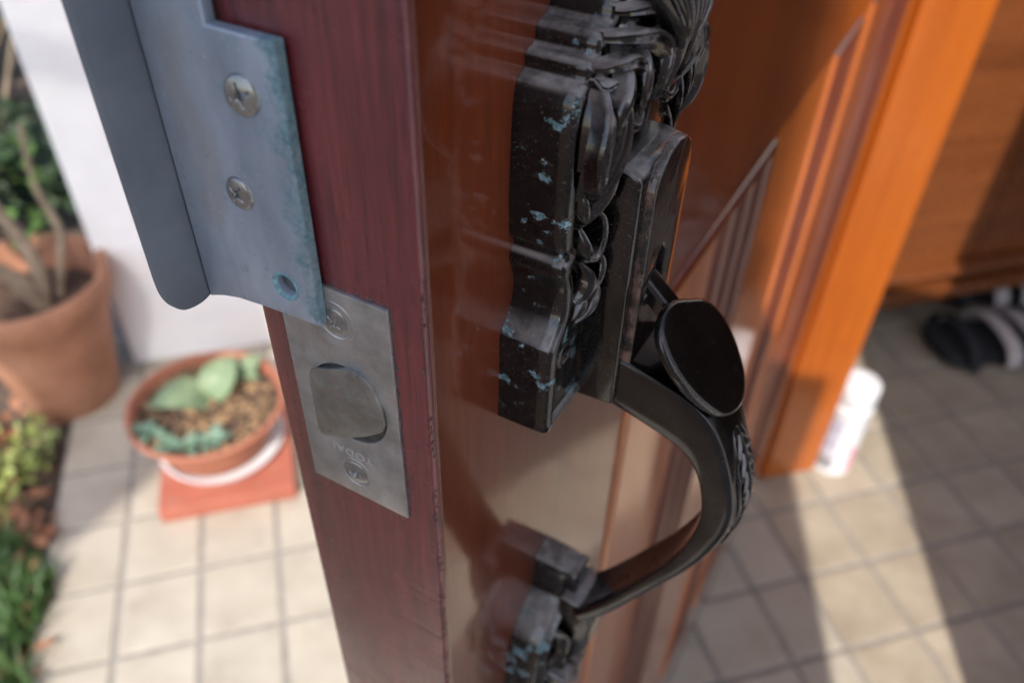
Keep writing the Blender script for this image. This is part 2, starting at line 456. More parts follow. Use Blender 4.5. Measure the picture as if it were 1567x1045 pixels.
# rails
def rail(z0, z1, name='rail', x0=None, x1=None):
    return box(name, x0 or ST + .0003, x1 or DW - .0953, .0004, DT - .0004, z0, z1, M['face'], door)
TOPZ = 1.115 - .178
rail(TOPZ, 1.32); rail(ZB, .20); rail(1.93, ZT)
# mullions
# three bays below the lock rail
box('mullion', .2903, .4117, .0004, DT - .0004, .2004, TOPZ - .0004, M['panel'], door, bevel=.0015)
box('mullion', .488, .520, .0004, DT - .0004, .2004, TOPZ - .0004, M['panel'], door, bevel=.0015)
def framed_panel(x0, x1, z0, z1):
    # recessed field
    box('panel', x0 - .002, x1 + .002, .013, DT - .013, z0 - .002, z1 + .002, M['panel'], door)
    # stepped moulding round the opening: three rounded beads stepping down to the field
    for side in range(4):
        bd = MB()
        prof = []
        for q in range(3):
            c = .0035 + q * .0068
            for a in range(7):
                th = math.pi * a / 6
                prof.append((c - math.cos(th) * .0032, .0008 + q * .0042 - math.sin(th) * .0026))
        prof.append((.0225, .0140))
        def at(d, off, end):
            # d: inset from the opening edge; end 0/1: which mitred end
            if side == 0: return (x0 + d, off, (z0 + d) if not end else (z1 - d))
            if side == 1: return (x1 - d, off, (z1 - d) if not end else (z0 + d))
            if side == 2: return ((x1 - d) if not end else (x0 + d), off, z0 + d)
            return ((x0 + d) if not end else (x1 - d), off, z1 - d)
        n = len(prof)
        bd.v = [at(d, o_, 0) for d, o_ in prof] + [at(d, o_, 1) for d, o_ in prof]
        bd.f = [(i, i+1, n+i+1, n+i) for i in range(n-1)]
        o = bd.build('moulding', M['face'] if side != 0 else M['panel'], door); smooth_by_angle(o, 50)
framed_panel(ST, .290, .2003, TOPZ)
framed_panel(.412, .488, .2003, TOPZ)
framed_panel(.520, .810, .2003, TOPZ)
framed_panel(ST, .405, 1.3204, 1.93); framed_panel(.50, .810, 1.3204, 1.93)
box('mullion', .405, .50, .0004, DT - .0004, 1.3204, 1.93, M['face'], door)

# ---------------- screws
def screw_mesh(r, depth=.0022, dome=.0006, cross=True, ang=0.0):
    NRr, NA = 22, 72
    vs_ = [(0, 0, 0)]; fs = []
    def hgt(x, y):
        rr = math.hypot(x, y) / r
        h = dome * (1 - rr * rr)
        if rr > .86: h -= (rr - .86) ** 2 * .012
        ca, sa = math.cos(ang), math.sin(ang); u, v_ = x * ca + y * sa, -x * sa + y * ca
        wdt = r * .105; ln = r * .58
        d = 0
        for a, b in ((u, v_), (v_, u)):
            e = min((wdt * (1 - .45 * abs(a) / ln) - abs(b)) / (r * .06), (ln - abs(a)) / (r * .10))
            d = max(d, min(1, max(0, e)))
        e2 = max(0, min(1, (r * .27 - math.hypot(x, y)) / (r * .08)))
        d = max(d * (1.0 - .35 * min(1, rr / .6)), e2)
        return h - depth * d * .7
    vs_[0] = (0, 0, hgt(0, 0))
    for i in range(1, NRr + 1):
        for j in range(NA):
            a = 2 * math.pi * j / NA; x = r * i / NRr * math.cos(a); y = r * i / NRr * math.sin(a)
            vs_.append((x, y, hgt(x, y)))
    for j in range(NA): fs.append((0, 1 + j, 1 + (j+1) % NA))
    for i in range(NRr - 1):
        for j in range(NA):
            a = 1 + i * NA + j; b = 1 + i * NA + (j+1) % NA; fs.append((a, a + NA, b + NA, b))
    base = len(vs_)
    for j in range(NA):
        a = 2 * math.pi * j / NA; vs_.append((r * math.cos(a), r * math.sin(a), -.0022))
    o0 = 1 + (NRr - 1) * NA
    for j in range(NA): fs.append((o0 + j, base + j, base + (j+1) % NA, o0 + (j+1) % NA))
    me = bpy.data.meshes.new('screw'); me.from_pydata(vs_, [], fs); me.update()
    me.polygons.foreach_set('use_smooth', [True] * len(me.polygons)); return me
def place_screw(parent, me, s, t, z, nrm='edge', tilt=(0, 0), m='screw', proud=.0, name='screw'):
    o = bpy.data.objects.new(name, me); C.objects.link(o); o.parent = parent
    if not me.materials: me.materials.append(M[m])
    o.location = (s * .001, t * .001, (z + 1115) * .001)
    if nrm == 'edge': n = Vector((-1, tilt[0], tilt[1]))
    else: n = Vector((tilt[0], -1, tilt[1]))
    o.rotation_euler = n.normalized().to_track_quat('Z', 'Y').to_euler()
    return o
scrA = screw_mesh(.0033, ang=.35); scrB = screw_mesh(.0030, ang=.95); scrC = screw_mesh(.0033, ang=.2)

# ---------------- latch faceplate (on the edge: x negative)
def outline_plate(name, outline, x_front, x_back, mt, parent, bevel=.0003, holes=()):
    """plate in the (t,z) mm plane with real round holes; triangulated fill"""
    bm = bmesh.new()
    loops = [outline] + list(holes); es = []
    for lp in loops:
        vv = [bm.verts.new((x_front * .001, t * .001, (z + 1115) * .001)) for t, z in lp]
        for i in range(len(vv)): es.append(bm.edges.new((vv[i], vv[(i+1) % len(vv)])))
    bmesh.ops.triangle_fill(bm, use_beauty=True, edges=es, normal=(-1, 0, 0))
    # drop triangles that fill the holes
    for h in holes:
        ct = sum(p[0] for p in h) / len(h); cz = sum(p[1] for p in h) / len(h); rr = max(math.hypot(p[0]-ct, p[1]-cz) for p in h)
        dl = []
        for f in bm.faces:
            c = f.calc_center_median()
            if inside((c.y * 1000, c.z * 1000 - 1115), h): dl.append(f)
        bmesh.ops.delete(bm, geom=dl, context='FACES_ONLY')
    r = bmesh.ops.extrude_face_region(bm, geom=list(bm.faces))
    for v in [g for g in r['geom'] if isinstance(g, bmesh.types.BMVert)]: v.co.x = x_back * .001
    bmesh.ops.recalc_face_normals(bm, faces=bm.faces)
    if bevel:
        es = [e for e in bm.edges if len(e.link_faces) == 2 and e.calc_face_angle(0) > 1.0 and all(abs(v.co.x - x_front*.001) < 1e-6 for v in e.verts)]
        bmesh.ops.bevel(bm, geom=es, offset=bevel, segments=2, affect='EDGES', profile=.5, clamp_overlap=True)
    me = bpy.data.meshes.new(name); bm.to_mesh(me); bm.free()
    o = link(name, me, mt, parent); smooth_by_angle(o, 40); return o
def inside(p, poly):
    x, y = p; c = False; n = len(poly)
    for i in range(n):
        x1, y1 = poly[i]; x2, y2 = poly[(i+1) % n]
        if (y1 > y) != (y2 > y) and x < (x2-x1) * (y-y1) / (y2-y1) + x1: c = not c
    return c
def circ(ct, cz, r, n=40, sx=1.0): return [(ct + r * sx * math.cos(2*math.pi*i/n), cz + r * math.sin(2*math.pi*i/n)) for i in range(n)]
def rough_edge(pts, step=1.0, amp=.12, seed=0):
    out = []
    for i in range(len(pts)):
        a, b = Vector(pts[i]), Vector(pts[(i+1) % len(pts)]); n = max(1, int((b-a).length / step)); d = (b-a).normalized(); nn = Vector((-d.y, d.x))
        for j in range(n):
            p = a.lerp(b, j/n)
            if j: p = p + nn * amp * noise.noise(Vector((p.x*.8 + seed, p.y*.8, 0)))
            out.append((p.x, p.y))
    return out
fp = outline_plate('latch_plate', rough_edge([(7.0, -87.8), (7.0, -145.2), (32.6, -145.2), (32.6, -87.8)], 1.2, .10),
                   -.75, .15, M['plate'], door, .00022, holes=[circ(19.0, -116.4, 10.3, sx=.89)])
# bottom of the opening; the shade of a deeper hole is in its colour
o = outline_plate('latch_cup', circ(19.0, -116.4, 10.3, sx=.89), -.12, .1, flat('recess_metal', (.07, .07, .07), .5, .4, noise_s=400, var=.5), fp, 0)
bolt_pts = [(27.6, -109.6), (24.2, -108.6), (19.5, -107.0), (16.6, -105.8), (13.6, -107.2), (11.4, -110.2), (10.2, -114.0), (9.9, -118.0), (11.8, -121.2),
            (15.0, -124.2), (18.6, -126.6), (22.4, -128.2), (26.2, -129.0), (27.9, -127.6), (28.1, -118.0)]
arcp = catmull([(17.6, -105.7, 0), (15.2, -105.9, 0), (12.9, -107.1, 0), (11.0, -110.6, 0), (10.1, -114.0, 0), (9.9, -117.6, 0)], 5)
bp = [(27.7, -111.6), (27.3, -110.5), (26.2, -109.7)] + [(p.x, p.y) for p in arcp] + [(10.6, -119.2), (12.6, -121.0), (15.2, -123.0), (18.0, -124.8), (21.4, -126.6), (24.6, -128.0), (26.4, -128.6), (27.4, -128.5), (27.9, -127.6), (28.0, -118.0)]
bo = outline_plate('latch_bolt', bp, -1.5, -.2, M['bolt'], fp, .0007)
place_screw(fp, scrB, -.78, 19.2, -95.0, tilt=(.02, .02))
place_screw(fp, scrC, -.78, 19.8, -137.6, tilt=(-.03, .0))
def dimple(t, z, r0, r1, mt, parent, xs=-.76, name='countersink'):
    b = MB(); n = 48
    prof = [(r1, xs - .0), (r1*.97, xs - .10), (r1*.90, xs - .16), ((r0+r1)/2, xs-.05), (r0, xs + .25)]
    for k_, (r, x) in enumerate(prof):
        for i in range(n):
            a = 2*math.pi*i/n; b.v.append((x*.001, (t + r*math.cos(a))*.001, (z + 1115 + r*math.sin(a))*.001))
    for k_ in range(len(prof)-1):
        for i in range(n): b.f.append((k_*n+i, k_*n+(i+1) % n, (k_+1)*n+(i+1) % n, (k_+1)*n+i))
    return b.build(name, mt, parent, smooth=True)
dimple(19.2, -95.0, 3.3, 4.5, M['plate'], fp); dimple(19.8, -137.6, 3.3, 4.4, M['plate'], fp)
# faint raised letters, upside down, under the bolt
fc = bpy.data.curves.new('lettering', 'FONT'); fc.body = 'YODAI'; fc.size = .0031; fc.extrude = .00004; fc.space_character = 1.15
fc.bevel_depth = 0
tmp = bpy.data.objects.new('tmp', fc); C.objects.link(tmp)
dg = bpy.context.evaluated_depsgraph_get(); me = bpy.data.meshes.new_from_object(tmp.evaluated_get(dg)); bpy.data.objects.remove(tmp)
me.name = 'lettering'; me.materials.clear()
o = link('lettering', me, flat('etched_steel', (.50, .50, .50), .5, .5), fp)
# text local x -> +t reversed (upside down): local x axis maps to +y(t), local y -> -z
o.matrix_parent_inverse = Matrix.Identity(4)
o.matrix_local = Matrix(((0, 0, -1, -.00080), (1, 0, 0, .0148), (0, -1, 0, 1.115 - .1306), (0, 0, 0, 1)))
# crust of old varnish round the plate (right side and corner)
cr = MB()
rng = random.Random(3)
for i in range(300):
    q = rng.random()
    if q < .62: t, z = 6.6 + rng.gauss(0, .18), -88 - rng.random() * 57
    elif q < .85: t, z = 7 + rng.random() * 25, -87.4 + rng.gauss(0, .18)
    else: t, z = 6.6 + rng.random() * 26, -145.6 + rng.gauss(0, .12)
    r = rng.uniform(.10, .32)
    vsx = []
    for a in range(6):
        th = a * math.pi / 3; vsx.append((-.00002, (t + r*math.cos(th)) * .001, (z + 1115 + 1.6*r*math.sin(th)) * .001))
    vsx.append((-r * .0007, t * .001, (z + 1115) * .001))
    cr.add(vsx, [(a, (a+1) % 6, 6) for a in range(6)])
o = cr.build('varnish_crust', M['putty'], fp); o['kind'] = 'stuff'
cr = MB()
for i in range(520):
    z = -75 - rng.random() * 190; dens = noise.noise(Vector((z * .09, 0, 5)))
    if dens < -.05: continue
    r = rng.uniform(.08, .30); q = rng.gauss(.15, .35)
    cx, cy = (-.0001 if q < 0 else .0001, 0)
    c0 = Vector((-.00004, max(0, -q) * .001 + .0002, (z + 1115) * .001)) if q < 0 else Vector((q * .001 + .0003, -.00022, (z + 1115) * .001))
    vv = []
    for a in range(5):
        th = a * 2 * math.pi / 5
        off = Vector((0, math.cos(th), 1.8 * math.sin(th))) if q < 0 else Vector((math.cos(th), 0, 1.8 * math.sin(th)))
        vv.append(c0 + off * r * .001)
    vv.append(c0 + (Vector((-1, 0, 0)) if q < 0 else Vector((0, -1, 0))) * r * .0006)
    cr.add(vv, [(a, (a+1) % 5, 5) for a in range(5)] + [((a+1) % 5, a, 5) for a in range(5)][:0])
o = cr.build('arris_grime', M['putty'], door); o['kind'] = 'stuff'

# ---------------- guard plate (flange on the edge + lip turned towards the viewer)
def Q(s, t, z): return (s*.001, t*.001, (z+1115)*.001)
gout = [(20.6, -43.6), (20.9, -95.6), (26, -95.8), (34, -96.3), (41, -97.0), (45.0, -98.0), (47.6, -99.0), (49.3, -99.8), (49.3, 60), (33.6, 60), (33.6, -43.6)]
gp = outline_plate('guard_plate', gout, -3.1, -.9, M['guard'], door, .0005, holes=[circ(27.6, -88.9, 2.1)])
# lip: thin sheet at t ~49..50.6 with rounded lower corner
lip = MB()
prof = [(-.9, -99.3), (-2.5, -99.7), (-4.5, -100.3), (-6.8, -100.3), (-9.0, -99.6), (-10.8, -97.6), (-11.9, -94.6), (-12.2, -91.0)]
pp = [(-.9, 60.0)] + [(p.x, p.y) for p in catmull([(a, b, 0) for a, b in prof], 5)] + [(-12.2, 60.0)]
bm = bmesh.new()
vv = [bm.verts.new(Q(s, 49.2 + .10 * (-s) , z)) for s, z in pp]; bm.faces.new(vv)
r = bmesh.ops.extrude_face_region(bm, geom=list(bm.faces))
for v in [g for g in r['geom'] if isinstance(g, bmesh.types.BMVert)]: v.co.y += .0016
bmesh.ops.recalc_face_normals(bm, faces=bm.faces)
es = [e for e in bm.edges if len(e.link_faces) == 2 and e.calc_face_angle(0) > 1.0]
bmesh.ops.bevel(bm, geom=es, offset=.0003, segments=1, affect='EDGES', profile=.5, clamp_overlap=True)
me = bpy.data.meshes.new('lip'); bm.to_mesh(me); bm.free()
o = link('lip', me, M['lip'], gp)
place_screw(gp, scrA, -3.7, 28.4, -53.0, tilt=(-.10, .12))
place_screw(gp, scrB, -3.5, 34.0, -71.7, tilt=(.03, .05))
hr = dimple(27.6, -88.9, 2.1, 3.0, M['verd'], gp, xs=-3.12, name='screw_hole')
box('hole_floor', -.0014, -.0010, .0245, .0307, 1.115-.092, 1.115-.0858, flat('dull_metal', (.16, .18, .19), .5, .7), gp)

# ---------------- ornate handle plate
BASE = [(53.5, -133.5), (38, -133.2), (27.0, -133.0), (26.0, -132.2), (26.0, -125), (26.1, -117), (26.2, -110.6), (27.0, -108.8), (29.2, -106.4), (30.8, -103.6), (31.5, -100.6),
        (31.4, -97.6), (30.4, -94.6), (29.6, -92.4), (29.9, -90.6), (31.0, -89.6), (31.0, -88.4), (29.9, -87.4), (29.2, -86), (29.0, -80), (29.0, -72), (29.3, -63),
        (29.9, -58.5), (30.8, -56.4), (32.2, -55.6), (33.3, -55.2), (33.6, -54.2), (33.5, -53.2), (34.4, -52.3), (36.0, -52.0), (36.8, -51.3), (36.9, -50.2), (37.6, -49.0), (39.0, -48.4),
        (40.8, -48.1), (41.8, -47.2), (42.1, -45.8), (42.8, -44.4), (44.2, -43.2), (44.8, -41), (44.6, -37), (46, -33), (49, -28), (53.5, -25)]
def full_outline(half, c=53.5):
    a = [(s, z) for s, z in half]
    b = [(2*c - s, z) for s, z in half[::-1] if abs(s - c) > .01]
    return a + b
def lofted(name, outline, levels, mt, parent, k=3):
    """closed outline (s,z) mm lofted through (n, inset) levels with inset along the outline normal"""
    pts = [Vector((p.x, p.y)) for p in catmull([(a, b, 0) for a, b in outline], k, True)]
    n = len(pts); nor = []
    area = sum(pts[i].x*pts[(i+1) % n].y - pts[(i+1) % n].x*pts[i].y for i in range(n))
    sg = 1 if area > 0 else -1
    for i in range(n):
        d = (pts[(i+2) % n] - pts[(i-2) % n]); d.normalize(); nor.append(Vector((-d.y, d.x)) * sg)
    b = MB()
    for (nn, ins) in levels:
        for i in range(n):
            p = pts[i] + nor[i] * ins; b.v.append(L(p.x, nn, p.y))
    for kx in range(len(levels) - 1):
        for i in range(n): b.f.append((kx*n+i, kx*n+(i+1) % n, (kx+1)*n+(i+1) % n, (kx+1)*n+i))
    b.f.append(tuple((len(levels)-1)*n + i for i in range(n)))
    me = b.mesh(name)
    bm = bmesh.new(); bm.from_mesh(me); bmesh.ops.recalc_face_normals(bm, faces=bm.faces)
    big = [f for f in bm.faces if len(f.verts) > 4]; bmesh.ops.triangulate(bm, faces=big); bm.to_mesh(me); bm.free()
    o = link(name, me, mt, parent); smooth_by_angle(o, 38); return o
hp = lofted('handle_plate', full_outline(BASE), [(.05, .0), (3, .0), (6, .03), (9.0, .05), (11.2, .12), (12.0, .45), (12.5, 1.0), (12.6, 1.9), (12.2, 2.5), (11.4, 2.9), (11.2, 4.2)], M['bronze'], door)

def ribs(name, items, mt, parent, seg=18, mirror=53.5, both=True, floor=None, fat=1.0):
    """tapered, flattened swept ridges. item: (points[(s,n,z)], w0, w1, wmid, height)"""
    b = MB()
    for it in items:
        pts, w0, wm, w1, hgt = it[:5]
        twist = it[5] if len(it) > 5 else 0.0
        for mir in ((0, 1) if both else (0,)):
            P = catmull(pts, 6); n = len(P)
            if mir: P = [Vector((2*mirror - p.x, p.y, p.z)) for p in P]
            base = len(b.v)
            for i, p in enumerate(P):
                d = (P[min(i+1, n-1)] - P[max(i-1, 0)]).normalized()
                up = Vector((0, 1, 0)); side = d.cross(up)
                if side.length < .05: side = Vector((1, 0, 0))
                side.normalize(); up2 = side.cross(d).normalized()
                if up2.y < 0: up2 = -up2
                t = i / (n-1)
                wd = fat * ((w0 + (wm-w0) * t*2) if t < .5 else (wm + (w1-wm) * (t*2-1)))
                hh = hgt * (.35 + .65 * math.sin(math.pi * min(1, t*.9+.08)))
                for j in range(seg):
                    a = 2*math.pi*j/seg
                    ca, sa = math.cos(a), math.sin(a)
                    # crested section: sharp ridge on top, concave flanks
                    r_ = ((1 - abs(ca) ** 3) * (.52 + .48 * min(1, abs(ca) / .5)) if sa > 0 else -.5 * (1 - abs(ca)))
                    q = p + side * (ca * wd + (twist if not mir else -twist) * max(0, sa) * wd) + up2 * (r_ * hh)
                    if floor is not None and sa < -.01: q.y = max(floor, p.y - 2.4)
                    b.v.append(L(q.x, q.y, q.z))
            for i in range(n-1):
                for j in range(seg):
                    a = base + i*seg + j; c_ = base + i*seg + (j+1) % seg; b.f.append((a, c_, c_+seg, a+seg))
            b.f.append(tuple(base + j for j in range(seg))[::-1]); b.f.append(tuple(base + (n-1)*seg + j for j in range(seg)))
    me = b.mesh(name); bm = bmesh.new(); bm.from_mesh(me); bmesh.ops.recalc_face_normals(bm, faces=bm.faces); bm.to_mesh(me); bm.free()
    o = link(name, me, mt, parent); smooth_by_angle(o, 32); return o
def spiral(cs, cz, r0, r1, a0, turns, n0, n1, k=14):
    out = []
    for i in range(k+1):
        t = i/k; a = a0 + turns*2*math.pi*t; r = r0 + (r1-r0)*t
        out.append((cs + r*math.cos(a), n0 + (n1-n0)*t, cz + r*math.sin(a)))
    return out
IT = []
# side leaves, upper cluster (left strip, mirrored right)
IT += [([(33.4, 12.4, -56.8), (32.2, 14.4, -60), (31.2, 14.6, -65), (30.8, 13.0, -70)], .45, .75, .25, 1.1),
       ([(35.2, 12.8, -56), (34.4, 15.6, -60), (33.0, 16.2, -66), (31.8, 14.8, -72), (31.0, 12.8, -76)], .5, .85, .25, 1.4, .3),
       ([(36.8, 13, -55.4), (36.6, 16.6, -60), (35.4, 17.2, -66), (33.6, 15.6, -73), (32.2, 13.0, -79)], .5, .9, .25, 1.5, .3),
       ([(38.6, 14, -56), (39.0, 17.0, -61), (38.0, 17.4, -67), (35.8, 15.8, -74), (33.8, 13.2, -81)], .5, .95, .25, 1.5, .3),
       ([(40.6, 14, -60), (40.8, 16.6, -65), (39.8, 16.8, -70), (37.4, 15.6, -76), (35.0, 13.0, -82)], .5, .95, .3, 1.5, .3),
       ([(41.4, 13, -68), (41.0, 15.2, -72), (39.2, 15.6, -76.5), (36.8, 14.4, -80.5), (35.2, 12.8, -83)], .4, .9, .3, 1.3, .3),
       ([(32.4, 12.3, -74), (31.9, 14.0, -77), (32.4, 14.0, -80.5), (34.0, 12.6, -83)], .35, .7, .25, 1.0),
       # lower chain of curls
       ([(36.8, 12, -80.5), (39.4, 14.2, -83), (40.2, 14.6, -88), (37.8, 14.6, -91.6), (34.8, 13.6, -91)], .4, 1.1, .5, 1.4, -.3),
       ([(34.2, 12.2, -84), (34.0, 14.2, -87.2), (35.2, 14.0, -90.2), (37.4, 12.8, -90.8)], .5, 1.0, .3, 1.2),
       ([(39.6, 12, -90), (41.0, 14.4, -94), (39.4, 14.8, -98), (36.0, 14.0, -100)], .4, 1.2, .4, 1.5, -.3),
       ([(35.8, 12, -92.6), (36.8, 14.4, -96), (35.6, 14.2, -99.6), (33.8, 12.8, -101)], .4, 1.0, .3, 1.3, .3),
       ([(40.6, 12, -97.4), (40.0, 14.4, -101), (37.4, 14.6, -104.2), (34.8, 12.8, -106.6)], .4, 1.2, .3, 1.4, -.2),
       ([(36.8, 12, -99.5), (35.8, 13.8, -102), (34.4, 13.2, -104.4), (33.6, 12.0, -105.4)], .4, .8, .3, 1.1)]
# shoulder scrolls
IT += [([(35.2, 12, -53.2), (36.4, 15.4, -52.6), (38.6, 17.4, -52.6), (40.6, 18.2, -54.6), (41.2, 17.6, -58)], .8, 1.7, .5, 1.8, .3),
       ([(33.8, 12, -55.2), (34.0, 14.6, -55.4), (35.2, 15.8, -55.2), (36.4, 16.0, -56.4)], .7, 1.0, .4, 1.2),
       ([(38.4, 12, -49.4), (40.0, 16.2, -49.2), (43.2, 18.8, -49.8), (46.6, 19.6, -52.6), (48.6, 19.4, -57.0), (47.6, 18.4, -61.4)], 1.0, 2.0, .5, 2.0, .35),
       ([(42.4, 12, -46.2), (44.2, 17.0, -45.6), (47.2, 19.8, -46.8), (50.0, 20.8, -50.2), (50.8, 20.4, -55.6), (49.6, 19.4, -60.4)], .9, 1.5, .4, 1.9, .35),
       (spiral(44.2, -58.6, 4.6, 1.0, 1.4, 1.15, 15.2, 17.4), .9, 1.1, .9, 1.5),
       ([(40.6, 12, -62.6), (42.2, 15.4, -65.2), (45.4, 16.6, -66.6), (48.4, 16.6, -65.0)], .5, 1.3, .5, 1.5),
       ([(39.8, 12, -58.6), (39.8, 15.6, -62.6), (41.6, 16.2, -66.8), (42.6, 14.2, -70.6)], .5, 1.3, .4, 1.6, .3)]
# fan of flutes in the head
for i in range(4):
    a = .10 + i * .17
    IT.append(([(53.5 - 1.0*math.sin(a), 18.2, -57.0), (53.5 - 6*math.sin(a), 20.8, -57.0 + 6*math.cos(a)), (53.5 - 13*math.sin(a), 21.2, -57.0 + 12*math.cos(a)), (53.5 - 21*math.sin(a), 19.4, -57.0 + 20*math.cos(a))], .35, .95, 1.5, 1.7))
# right and far leaves over the head
IT += [([(56.4, 17, -50.5), (59.6, 19.8, -53), (60.6, 19.6, -58), (58.2, 18.4, -62)], .7, 1.5, .5, 1.7),
       ([(62, 15, -50), (65.8, 18.6, -54), (66.6, 18.8, -59), (63.6, 17.6, -63.4)], .8, 1.6, .4, 1.8, .3),
       ([(65.4, 14, -51), (70.6, 17.8, -56), (73.4, 17.6, -61), (70.4, 16.6, -66)], .8, 1.7, .4, 1.8, .3),
       ([(70.5, 12, -54), (75.2, 16.6, -60), (77.0, 17.0, -66), (76.4, 16.6, -72), (73.4, 14.0, -77)], .7, 1.8, .4, 2.0, .3)]
IT2 = []
for pts, w0, wm, w1, hg, *tw in [(i[0], i[1], i[2], i[3], i[4]) for i in IT[:18]]:
    # a slim bead on either flank of every leaf
    for sg in (-1, 1):
        q = [(p[0] + sg * wm * .95 * (.5 + .5*math.sin(math.pi*k_/(len(pts)-1))), p[1] - .2, p[2] + sg*.25) for k_, p in enumerate(pts)]
        IT2.append((q, .3, .38, .25, hg * .75))
rel = ribs('relief_leaf', IT, M['bronze_clean'], hp, floor=11.0, fat=1.0)
GR = [(53.5, -79), (44, -78.5), (39.5, -74), (37.6, -67), (37.0, -60), (38.6, -54), (42.5, -50), (47, -44), (53.5, -38)]
lofted('relief_ground', full_outline(GR), [(11.0, -.6), (13.0, 0), (14.6, 1.0), (15.6, 2.6), (16.4, 5.0)], M['bronze_clean'], hp)
# beads between the scrolls
bd = MB()
def blob(b, s, n, z, rs, rn, rz, e=.55, k=10):
    base = len(b.v)
    for i in range(k+1):
        ph = -math.pi/2 + math.pi*i/k
        for j in range(2*k):
            th = 2*math.pi*j/(2*k)
            def pw(x): return math.copysign(abs(x)**e, x)
            b.v.append(L(s + rs*pw(math.cos(ph))*pw(math.cos(th)), n + rn*pw(math.sin(ph)), z + rz*pw(math.cos(ph))*pw(math.sin(th))))
    for i in range(k):
        for j in range(2*k):
            a = base + i*2*k + j; c_ = base + i*2*k + (j+1) % (2*k); b.f.append((a, c_, c_+2*k, a+2*k))
for s, n, z, a, c_, d in ((51.4, 18.6, -56.6, 1.2, 1.6, 1.9), (55.0, 18.2, -53.0, 1.6, 1.5, 2.3), (58.6, 17.0, -61.6, 2.3, 1.5, 2.0), (55.4, 16.4, -60.6, 1.8, 1.5, 1.5), (47.0, 16.4, -60.0, 2.6, 1.6, 2.6), (62.2, 16.0, -66.0, 2.2, 1.4, 2.2)):
    blob(bd, s, n, z, a, c_, d)
o = bd.build('relief_bead', M['bronze_clean'], hp, smooth=True)
# screw recess in the foot
place_screw(hp, screw_mesh(.0030, ang=.6), 34.5, -11.3, -116.5, 'face', m='bronze_clean')

# ---------------- lock housing, a box standing on the plate
HS = [(42.0, -76.5), (42.0, -133.2), (65.0, -133.2), (65.0, -76.5)]
hb = MB()
# side profile (n,z): rises from the plate, domed shoulder on top
hprof = [(11.0, -73.6), (14.0, -73.8), (17.5, -74.4), (20.0, -75.0), (20.8, -75.6), (20.8, -133.2), (11.0, -133.8)]
nP = len(hprof)
secs = [(42.0, 0), (42.0, 1), (65.0, 1), (65.0, 0)]
for s in (42.0, 65.0):
    for n_, z_ in hprof: hb.v.append(L(s, n_, z_))
hb.f.append(tuple(range(nP))); hb.f.append(tuple(range(nP, 2*nP))[::-1])
for i in range(nP): hb.f.append((i, nP+i, nP+(i+1) % nP, (i+1) % nP))
o = hb.build('lock_housing', M['bronze_clean'], hp, bevel=.0007, segs=3, angle=30); smooth_by_angle(o, 35)
# arched, leather-grained cover with a slot for the thumb lever
arch = [(44.6, -132.8), (44.6, -79.5), (45.4, -76.8), (47.6, -74.4), (51, -72.4), (55, -71.6), (59.4, -72.6), (62.4, -74.6), (63.6, -77.4), (64.0, -80.5), (64.0, -132.8)]
slot = [(47.4, -105.5), (49.6, -99.0), (54.6, -95.4), (57.4, -98.6), (57.6, -105.5)]
bm = bmesh.new(); es = []
for lp in (arch, slot):
    vv = [bm.verts.new(L(s, 22.9, z)) for s, z in lp]
    for i in range(len(vv)): es.append(bm.edges.new((vv[i], vv[(i+1) % len(vv)])))
bmesh.ops.triangle_fill(bm, use_beauty=True, edges=es, normal=(0, -1, 0))
dl = [f for f in bm.faces if inside((f.calc_center_median().x*1000, f.calc_center_median().z*1000-1115), slot)]
bmesh.ops.delete(bm, geom=dl, context='FACES_ONLY')
r = bmesh.ops.extrude_face_region(bm, geom=list(bm.faces))
for v in [g for g in r['geom'] if isinstance(g, bmesh.types.BMVert)]: v.co.y = -.0206
bmesh.ops.recalc_face_normals(bm, faces=bm.faces)
es = [e for e in bm.edges if len(e.link_faces) == 2 and e.calc_face_angle(0) > .8 and all(v.co.y < -.0228 for v in e.verts)]
bmesh.ops.bevel(bm, geom=es, offset=.0006, segments=3, affect='EDGES', profile=.5, clamp_overlap=True)
me = bpy.data.meshes.new('cover_plate'); bm.to_mesh(me); bm.free()
o = link('cover_plate', me, M['bronze_tex'], hp); smooth_by_angle(o, 35)
box('slot_floor', .0468, .0582, -.0211, -.0209, 1.115-.1062, 1.115-.0948, M['hole'], hp)  # black sheet standing in for the dark depth of the slot

# ---------------- grip
# (n,z) of outer edge and inner edge of the left flank
OUT = [(19.6, -120.6), (25.0, -122.0), (30.2, -123.6), (35.4, -125.4), (39.8, -127.9), (43.4, -131.2), (46.6, -136.2), (49.3, -142.4), (51.6, -149.0), (53.2, -156.0), (53.0, -164.0),
       (50.9, -172.6), (47.8, -181.0), (43.6, -189.6), (38.2, -200.0), (31.8, -212.4), (26.0, -222.8), (20.6, -230.5)]
INN = [(18.6, -134.6), (23.4, -136.2), (28.6, -138.0), (33.2, -139.8), (37.2, -141.8), (40.0, -144.2), (42.2, -147.6), (44.0, -152.2), (45.2, -157.2), (45.8, -162.6), (45.2, -169.4),
       (43.6, -177.0), (40.6, -185.4), (36.8, -193.6), (32.0, -202.6), (26.6, -212.6), (21.4, -221.4), (16.2, -228.5)]
def resample(P, k): return catmull([(a, b, 0) for a, b in P], k)
Oc = resample(OUT, 5); Ic = resample(INN, 5); NG = len(Oc)
gb = MB(); sec_n = 0
